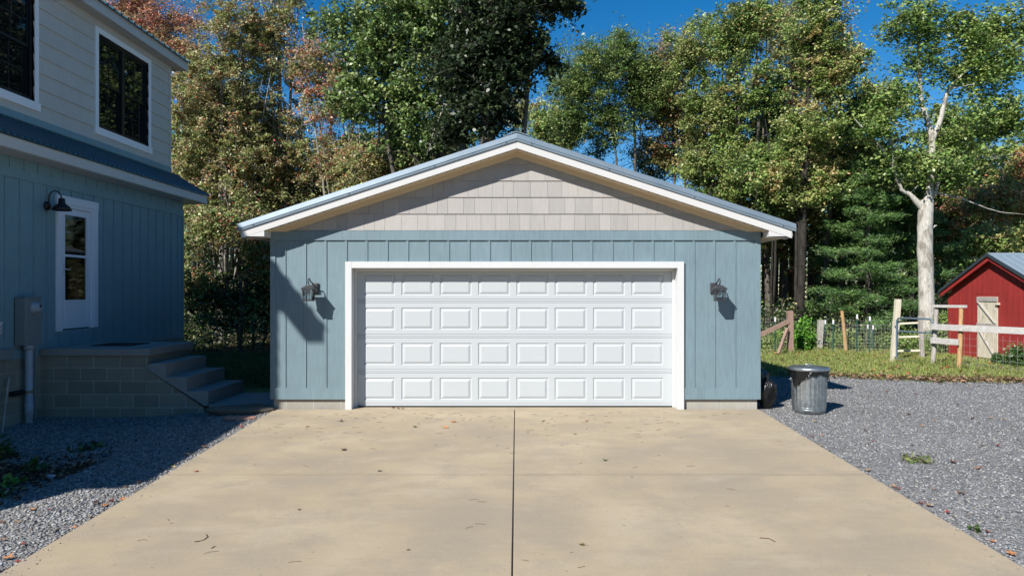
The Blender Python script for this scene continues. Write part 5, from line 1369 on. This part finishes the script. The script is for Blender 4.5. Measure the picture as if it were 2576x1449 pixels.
C = [(PX(rng.uniform(1905, 2400), 22.2), rng.uniform(21.7, 22.6), rng.uniform(.02, .45)) for i in range(120)]
tag(leaf_mass('fence_weeds', np.array(C), 70, .16, .06, GREEN + YGREEN[:1], 93), "sunlit weeds growing through the wire fence", "weeds")

def shrub(label, px, Y, r, h, pal, seed, ls=.07, ncl=40, lpc=60, name='shrub', x=None, cr=None, group=None, cat='shrub'):
    rng = np.random.default_rng(seed); x = PX(px, Y) if x is None else x; z = gz(x, Y)
    root = empty(name, (x, Y, z)); tag(root, label, cat, group)
    d = unit(rng.normal(size=(ncl, 3))); d[:, 2] = np.abs(d[:, 2]); C = d * (rng.random((ncl, 1)) ** .5) * np.array([r, r, h]); C[:, 2] = np.maximum(C[:, 2], h * .12)
    cr = cr or r * .28; n = ncl * lpc; P = np.repeat(C, lpc, axis=0) + rng.normal(size=(n, 3)) * cr; P[:, 2] = np.maximum(P[:, 2], .01)
    V, F = leaf_geo(P, ls * (.6 + .8 * rng.random(n)), rng, .6, .6)
    me = np_mesh('foliage', V, F, M['leaf'], pick_cols(rng, pal, ncl, lpc), obj=False); o = bpy.data.objects.new('foliage', me); COL.objects.link(o); o.parent = root
    paths = [np.array([[0, 0, -.05], c * .5 + [0, 0, .03], c]) for c in C]; Vt, Ft = tubes_np(paths, [[.010, .007, .003]] * ncl, [4] * ncl)
    me = np_mesh('stem', Vt, Ft, M['bark'], obj=False); o = bpy.data.objects.new('stem', me); COL.objects.link(o); o.parent = root
    return root
shrub("bright green rounded shrub beside the brown braced post", 2020, 21.6, .30, .92, [(.10, .24, .03), (.14, .30, .04), (.08, .18, .03)], 101, ncl=60, lpc=60, ls=.075)
shrub("darker low shrub right of the bright green one, left of the thick grey post", 2043, 22.0, .32, .55, GREEN, 102, ncl=40)
shrub("leafy shrub growing just behind the short top rail, left of the shed", 2375, 20.8, .38, 1.15, YGREEN[:3] + GREEN, 103, ncl=70, lpc=60)
shrub("small dark green plant by the shed door's lower right corner", 2515, 17.5, .16, .30, [(.05, .10, .03), (.07, .13, .03)], 104, ls=.06, ncl=20, lpc=40)
shrub("bushy dark green plant against the shed at the right picture edge", 2558, 16.9, .24, .46, [(.05, .10, .03), (.08, .14, .04)], 105, ls=.065, ncl=34, lpc=50)
# weeds in the gravel and the bed
WG = [(.05, .10, .022), (.07, .13, .03), (.035, .065, .02)]
def weed(label, px, py, Y, r, h, seed, pal=WG, n=60, sz=.07):
    return shrub(label, px, Y, r, h, pal, seed, ls=sz, ncl=max(4, n // 6), lpc=6, name='weed', cr=r * .25, cat='weed')
def Yd(py): return 2.197 / ((py - 666) / FPX)     # depth of a point on the sloping yard
weed("tall leafy weed at the left picture edge below the house wall", 14, 1130, 8.6, .16, .26, 111, n=90, sz=.09)
weed("broad leafed weed sprawling in the mulch at the left", 90, 1180, 8.0, .14, .10, 112, n=60, sz=.09)
weed("low green weed patch on the shaded gravel right of the mulch", 215, 1115, 8.9, .16, .07, 113, n=60, sz=.07)
weed("small bright green weed at the near edge of the mulch", 32, 1215, 7.4, .10, .12, 114, [(.10, .22, .04), (.13, .26, .05)], n=60, sz=.07)
weed("green weed tuft in the dark corner at the left picture edge", 10, 1250, 7.0, .09, .08, 115, n=60, sz=.06)
weed("low dull green moss-like weed patch in the right gravel", 2305, 1160, Yd(1160), .15, .05, 116, [(.10, .14, .04), (.16, .17, .06)], n=110, sz=.05)
weed("tiny green weed at the driveway's right edge near the bottom right corner", 2452, 1337, Yd(1337), .05, .04, 117, n=40, sz=.04)

# grass
def grass(name, pts, h, seed, pal, label, w=.012):
    rng = np.random.default_rng(seed); n = len(pts); a = rng.random(n) * 6.283; hh = h * (.5 + rng.random(n)); lean = rng.normal(size=(n, 2)) * .45
    d = np.stack([np.cos(a), np.sin(a), np.zeros(n)], 1) * w * .5
    top = pts + np.stack([lean[:, 0] * hh, lean[:, 1] * hh, hh], 1)
    mid = pts + np.stack([lean[:, 0] * hh * .35, lean[:, 1] * hh * .35, hh * .6], 1)
    V = np.stack([pts - d, pts + d, mid + d * .7, mid - d * .7, top, top + d * .05], 1).reshape(-1, 3)
    b = np.arange(n)[:, None] * 6; F = np.concatenate([b + [0, 1, 2, 3], b + [3, 2, 5, 4]], 0).reshape(-1, 4)
    pal = np.array(pal); c = pal[rng.integers(0, len(pal), n)] * (1 + rng.normal(size=(n, 1)) * .2); c = np.clip(np.concatenate([c, c]), .01, .5)
    o = np_mesh(name, V, F, M['grass'], c); tag(o, label, "grass", kind='stuff')
GP = [(.22, .30, .06), (.28, .34, .08), (.16, .24, .05), (.40, .37, .17), (.32, .32, .13)]
rng = np.random.default_rng(7); N_ = 120000
x = rng.uniform(3.75, 17, N_); v = rng.random(N_) ** 1.25; ye = np.array([gravel_edge(q) for q in x]); y = ye - .15 + v * (22.3 - ye)
dens = .5 + .5 * np.sin(x * 2.3 + np.sin(y * 1.7) * 2) * np.sin(y * 3.1 + x); thin = np.clip((y - ye) / .9, 0.12, 1)
k = rng.random(N_) < (.45 + .55 * dens) * thin; k &= ~((x > XS - .02) & (y > SY0 - .03) & (y < SY1))
grass('grass', np.stack([x[k], y[k], np.zeros(k.sum()) + .0], 1), .065, 8, GP, "mown grass between the gravel and the fence", .014)
x = rng.uniform(-10, -3.2, 30000); y = rng.uniform(13.2, 20.4, 30000)
grass('grass', np.stack([x, y, np.zeros(30000)], 1), .06, 9, [(.04, .08, .02), (.06, .11, .03)], "shaded grass behind the porch steps", .014)
tf = rng.random(2600); x = rng.choice([7.9, 9.66, 10.0, 10.22, 9.2, 10.0, 11.0], 2600) + rng.normal(size=2600) * .16; yb = np.interp(x, [7.9, 9.2, 9.66, 10.0, 10.22, 11.0], [20.4, 21.4, 18.15, 17.1, 16.4, 14.8]) + rng.normal(size=2600) * .15
grass('tall_grass', np.stack([x, yb, np.zeros(2600)], 1), .14, 10, GP, "taller tufts of grass around the fence posts", .012)

# gravel stones on the surface
def stones(name, X, Y, seed, s0, s1, label):
    rng = np.random.default_rng(seed); n = len(X)
    S = s0 + (s1 - s0) * rng.random(n) ** 2.2
    oct_ = np.array([[1, 0, 0], [0, 1, 0], [-1, 0, 0], [0, -1, 0], [0, 0, 1], [0, 0, -1]], float)
    jit = oct_[None] * (1 + rng.normal(size=(n, 6, 1)) * .22) + rng.normal(size=(n, 6, 3)) * .18
    jit *= S[:, None, None] * np.array([1, .75, .5]); a = rng.random(n) * 6.283; ca, sa = np.cos(a)[:, None], np.sin(a)[:, None]
    Xr = jit[..., 0] * ca - jit[..., 1] * sa; Yr = jit[..., 0] * sa + jit[..., 1] * ca
    Z = np.array([gz(p, q) for p, q in zip(X, Y)])
    V = np.stack([Xr + X[:, None], Yr + Y[:, None], jit[..., 2] + Z[:, None] + S[:, None] * .22], -1).reshape(-1, 3)
    T_ = np.array([[0, 1, 4], [1, 2, 4], [2, 3, 4], [3, 0, 4], [1, 0, 5], [2, 1, 5], [3, 2, 5], [0, 3, 5]])
    F = (np.arange(n)[:, None, None] * 6 + T_[None]).reshape(-1, 3)
    gcol = .13 + .29 * rng.random(n) ** 1.2; t = rng.normal(size=(n, 1)) * .012
    c = np.stack([gcol, gcol * 1.0, gcol * 1.01], 1) + t * np.array([1, .3, -1]); c[rng.random(n) < .05] *= .4; c[rng.random(n) < .015] = [.45, .45, .45]
    o = np_mesh(name, V, F, M['stone'], np.repeat(np.clip(c, .03, .7), 8, axis=0)); tag(o, label, "gravel", kind='stuff')
def scatter(n, x0, x1, y0, y1, seed, f, pw=1.0):
    rng = np.random.default_rng(seed); x = rng.uniform(x0, x1, n); y = y0 + (y1 - y0) * rng.random(n) ** pw
    k = np.array([f(a, b) for a, b in zip(x, y)]); return x[k], y[k]
X_, Y_ = scatter(120000, 3.66, 14, 3.4, 15.6, 201, lambda a, b: a < b * .78 + .3 and b < gravel_edge(a) + .1 and not (a < 3.72 and b > 10.65) , 1.25)
stones('gravel_stones', X_, Y_, 202, .007, .021, "loose crushed grey stones on the right hand yard")
X_, Y_ = scatter(60000, -7.3, -3.655, 3.6, 12.6, 203, lambda a, b: a > -b * .78 - .3 and not (a < -4.0 and b > 10.95) and not (a < -4.8 and 6.75 + (a + 7.3) * .42 < b < 8.4) and not (b > 10.9), 1.2)
stones('gravel_stones', X_, Y_, 204, .007, .023, "loose crushed grey stones between the house and the driveway")

rs_ = np.random.default_rng(210); sx = np.where(rs_.random(420) < .5, -1, 1) * (3.63 - np.abs(rs_.normal(size=420)) * .10); sy = rs_.uniform(4, 10.5, 420)
stones('gravel_stones', sx, sy, 211, .004, .011, "stray small stones kicked onto the driveway's edges")
for o_ in bpy.data.objects:
    if o_.name.startswith('gravel_stones') and 'stray' in o_.get('label', ''): o_.location.z = .028
# fallen leaves: each one a folded, curled leaf
def leaf_mesh(seed, curl, pts=5):
    rng = random.Random(seed); mb = MB(); out = []
    n = pts * 2
    for i in range(n):
        t = 6.2832 * i / n; r = (1.0 if i % 2 == 0 else .42) * (0.8 + .3 * rng.random())
        out.append((r * math.cos(t), r * .8 * math.sin(t)))
    def zc(x, y): return curl * (y * y * .9 + .35 * x * x + .15 * math.sin(4 * x + seed)) 
    vs = [(0, 0, 0.02)] + [(x, y, .02 + zc(x, y)) for x, y in out]; fs = [(0, i + 1, (i + 1) % n + 1) for i in range(n)]
    mb.add(vs, fs); mb.v += []; 
    k = len(mb.v); mb.add([(1.0, -.02, .03), (1.5, .1, .10), (1.5, .14, .10), (1.0, .03, .03)], [(0, 1, 2, 3)])
    return mb
LM = {}
def lmat(c):
    if c not in LM:
        m = mat('fallen_leaf_%d' % len(LM), c, .75, 0, .3); m.name = 'dry_leaf_colour'; LM[c] = m
    return LM[c]
BR, RD, ORG, YL, GRN, TAN = (.12, .06, .035), (.28, .055, .035), (.45, .20, .08), (.42, .32, .10), (.08, .10, .03), (.33, .22, .13)
LMESH = {}
def fallen(px, py, size, colr, label, curl=.6, group=None, seed=1, rz=None, name='fallen_leaf', on='yard'):
    Y = Yd(py); x = PX(px, Y); base = dz_(Y) if abs(x) < 3.64 else gz(x, Y) + .012
    # refine depth with the true surface height
    for _ in range(4): Y = (CAMZ - base) / ((py - CY) / FPX); x = PX(px, Y); base = dz_(Y) if abs(x) < 3.64 else gz(x, Y) + .014
    key = (seed % 5, round(curl, 1), colr)
    if key not in LMESH:
        o = leaf_mesh(seed % 5 + 1, curl).build(name, lmat(colr), fix=False); LMESH[key] = o.data
    else:
        o = bpy.data.objects.new(name, LMESH[key]); COL.objects.link(o)
    o.location = (x, Y, base + .002); o.scale = (size, size, size); o.rotation_euler = (0.1 * math.sin(seed), .1 * math.cos(seed * 2), rz if rz is not None else seed * 1.7)
    tag(o, label, "fallen leaf", group or "leaves fallen on the driveway"); return o
def z5(x, y): return ((700 + x / 2.342) / 1.1646, (1180 + y / 2.342) / 1.1646)
D5 = [(700, 128, .055, BR, "dark curled leaf on the driveway in front of the door's left end", 1.2), (470, 165, .045, TAN, "greyish leaf with long stalk, leftmost leaf on the upper driveway", .8),
      (1210, 166, .050, GRN, "green-brown leaf on the upper driveway left of two rusty ones", .6), (1472, 134, .055, ORG, "rusty curled leaf on the driveway, upper one of the rusty pair", 1.0),
      (1415, 172, .065, ORG, "rusty curled leaf on the driveway, lower one of the rusty pair", .9), (722, 325, .050, BR, "brown folded leaf lying alone on the left driveway slab", .9),
      (965, 468, .040, (.09, .065, .05), "flat dark bark-like leaf just above the control joint", .2), (2087, 127, .045, GRN, "green leaf on the driveway right of the centre joint near the door", .7),
      (2385, 130, .035, RD, "small reddish leaf right of the green one near the door", .8), (2510, 395, .050, GRN, "ragged green leaf on the right slab above the control joint", .8),
      (2355, 978, .035, (.13, .12, .03), "olive leaf folded up on the lower right slab", 1.3), (1160, 1008, .03, (.22, .19, .16), "pale grey leaf scrap on the lower left slab", .5),
      (415, 735, .022, (.03, .022, .018), "small dark curled leaf on the lower left slab", 1.4), (2305, 213, .04, (.17, .14, .09), "flat tan leaf scrap on the upper right slab", .2),
      (1525, 88, .02, BR, "tiny brown leaf close to the garage door centre", .8)]
for i, (a, b, s_, c_, lb, cu) in enumerate(D5): fallen(*z5(a, b), s_, c_, lb, cu, seed=i + 1)
for i, (a, b, s_) in enumerate([(1060, 36, .04), (1095, 40, .035), (1125, 42, .03)]):
    fallen(*z5(a, b), s_, BR, "dark crumpled leaf in the small heap at the garage door sill", 1.2, seed=i + 2, group="crumpled leaves at the door sill")
rl = random.Random(44)
LBG = "dry leaf scattered on the right hand gravel"
pr6 = [(910, 222, RD), (1100, 237, RD), (1480, 400, BR), (1600, 395, ORG), (1225, 415, TAN), (1135, 450, ORG), (425, 418, YL), (475, 511, ORG), (810, 549, RD), (765, 480, BR), (1640, 578, RD), (1520, 733, ORG), (1220, 870, ORG), (780, 745, TAN), (1190, 980, TAN), (1310, 1025, RD), (1610, 1220, ORG), (1735, 1300, ORG), (975, 865, RD), (1135, 963, RD), (1575, 1155, RD), (470, 580, YL), (1050, 372, BR), (1380, 305, BR), (1680, 405, TAN), (1340, 690, BR), (1540, 580, BR), (405, 520, RD), (950, 850, TAN), (1400, 900, BR)]
for i, (a, b, c_) in enumerate(pr6):
    fallen((2200 + a / 2.275) / 1.1646, (1050 + b / 2.275) / 1.1646, .035 + .03 * rl.random(), c_, LBG, .7, "leaves fallen on the right gravel", i)
LBG2 = "dry leaf scattered along the left gravel strip"
pr3 = [(1490, 445, TAN), (1420, 695, RD), (1255, 660, YL), (1005, 770, ORG), (885, 895, ORG), (755, 940, ORG), (800, 905, RD), (360, 970, RD), (230, 970, ORG), (390, 1125, BR), (540, 1100, ORG), (645, 1025, TAN), (60, 1320, ORG), (165, 1220, RD), (15, 1065, BR), (125, 1060, TAN), (910, 805, BR), (1160, 680, BR), (1480, 515, ORG), (1350, 570, TAN), (20, 1185, ORG), (1745, 372, RD), (700, 920, BR), (60, 1400, BR), (280, 1010, TAN), (130, 1345, RD)]
for i, (a, b, c_) in enumerate(pr3):
    fallen((a / 2.469) / 1.1646, (1100 + b / 2.469) / 1.1646, .03 + .03 * rl.random(), c_, LBG2, .7, "leaves fallen on the left gravel", i + 3)
# leaf litter where the gravel meets the grass, small sticks on the slab
def litter(name, X, Y, s, seed, pal, label, dz0=.012):
    rng = np.random.default_rng(seed); n = len(X); P = np.stack([X, Y, [gz(a, b) + dz0 for a, b in zip(X, Y)]], 1); P[:, 2] += rng.random(n) * .012
    V, F = leaf_geo(P, s * (.5 + rng.random(n)), rng, .6, 2.2, .25); pal = np.array(pal); c = pal[rng.integers(0, len(pal), n)] * (1 + rng.normal(size=(n, 1)) * .25)
    tag(np_mesh(name, V, F, M['dryleaf'], np.clip(c, .01, .6)), label, "leaf litter", kind='stuff')
rng = np.random.default_rng(77); x = 5.4 + 9 * rng.random(3600) ** .7; e_ = np.array([gravel_edge(q) for q in x]); y = e_ + .25 + rng.normal(size=3600) * .30 + (x - 6) * .02
litter('leaf_litter', x, y, .07, 78, [BR, (.36, .24, .18), TAN, TAN, (.30, .20, .13), (.42, .22, .14)], "band of dry brown leaves where the gravel meets the grass", .03)
x = rng.uniform(4, 15, 700); y = rng.uniform(14.5, 21, 700); litter('leaf_litter', x, y, .07, 79, [BR, ORG, TAN, RD, YL], "dry leaves strewn over the lawn", .05)
x = rng.uniform(-7.2, -4.8, 1800); y = 7.75 + rng.normal(size=1800) * .40; litter('leaf_litter', x, y, .05, 80, [BR, TAN, (.08, .05, .03)], "brown leaf litter on the mulch bed")
mb = MB(); rs = random.Random(9)
for i in range(150):
    x = rs.uniform(-3.3, 2.2) if i % 4 else rs.uniform(-3, 3.4); y = 10.45 - abs(rs.gauss(0, .9)) if i % 5 else rs.uniform(5, 10); y = min(y, 10.6); l = rs.uniform(.02, .11); a = rs.gauss(0, .5)
    z = dz_(y) + .003; dx, dy = math.cos(a) * l / 2, math.sin(a) * l / 2
    p = [Vector((x - dx, y - dy, z)), Vector((x, y + rs.gauss(0, .006), z + .004)), Vector((x + dx, y + dy, z))]; mb.tube(p, .0016, 4, cap=False)
tag(mb.build('fallen_needles', mat('dry_needle_brown', (.16, .11, .06), .8), fix=False), "thin brown needles and stalks strewn on the driveway", "pine needles", kind='stuff')
def twig(pts, label, r=.003):
    P = []
    for (a, b) in pts:
        Y = 5.0
        for _ in range(6): Y = (CAMZ - dz_(Y) - .004) / ((b - CY) / FPX)
        P.append((PX(a, Y), Y, dz_(Y) + .005))
    mb = MB(); mb.tube(P, r, 5); tag(mb.build('twig', lmat(BR)), label, "twig", "twigs on the driveway")
def z3(x, y): return ((x / 2.469) / 1.1646, (1100 + y / 2.469) / 1.1646)
twig([z3(1407, 1200), z3(1440, 1196), z3(1475, 1186), z3(1502, 1165), z3(1490, 1147)], "curved dark twig on the lower left of the driveway")
twig([z3(1528, 1247), z3(1556, 1232)], "short dark twig just below the curved one")
twig([(1911, 1352), (1935, 1354), (1950, 1362)], "thin stalk on the lower right of the driveway")
# dead bough hanging from the oak
rng = np.random.default_rng(3); Y = 20.6
def pp(px, py): return np.array([PX(px, Y), Y, PZ(py, Y)])
pa_ = [np.array([pp(1130, 240), pp(1118, 262), pp(1108, 290), pp(1095, 320), pp(1085, 352), pp(1080, 380)]), np.array([pp(1112, 262), pp(1114, 280), pp(1119, 292)]), np.array([pp(1095, 335), pp(1108, 352), pp(1122, 366)]), np.array([pp(1088, 345), pp(1078, 368), pp(1074, 392)])]
Vt, Ft = tubes_np(pa_, [[.03, .022, .02, .014, .010, .006], [.014, .010, .005], [.010, .007, .004], [.009, .006, .004]], [7, 5, 5, 5])
tag(np_mesh('dead_branch', Vt, Ft, M['bark_pale'], smooth=True), "bare pale dead branch hanging in front of the green oak", "branch")
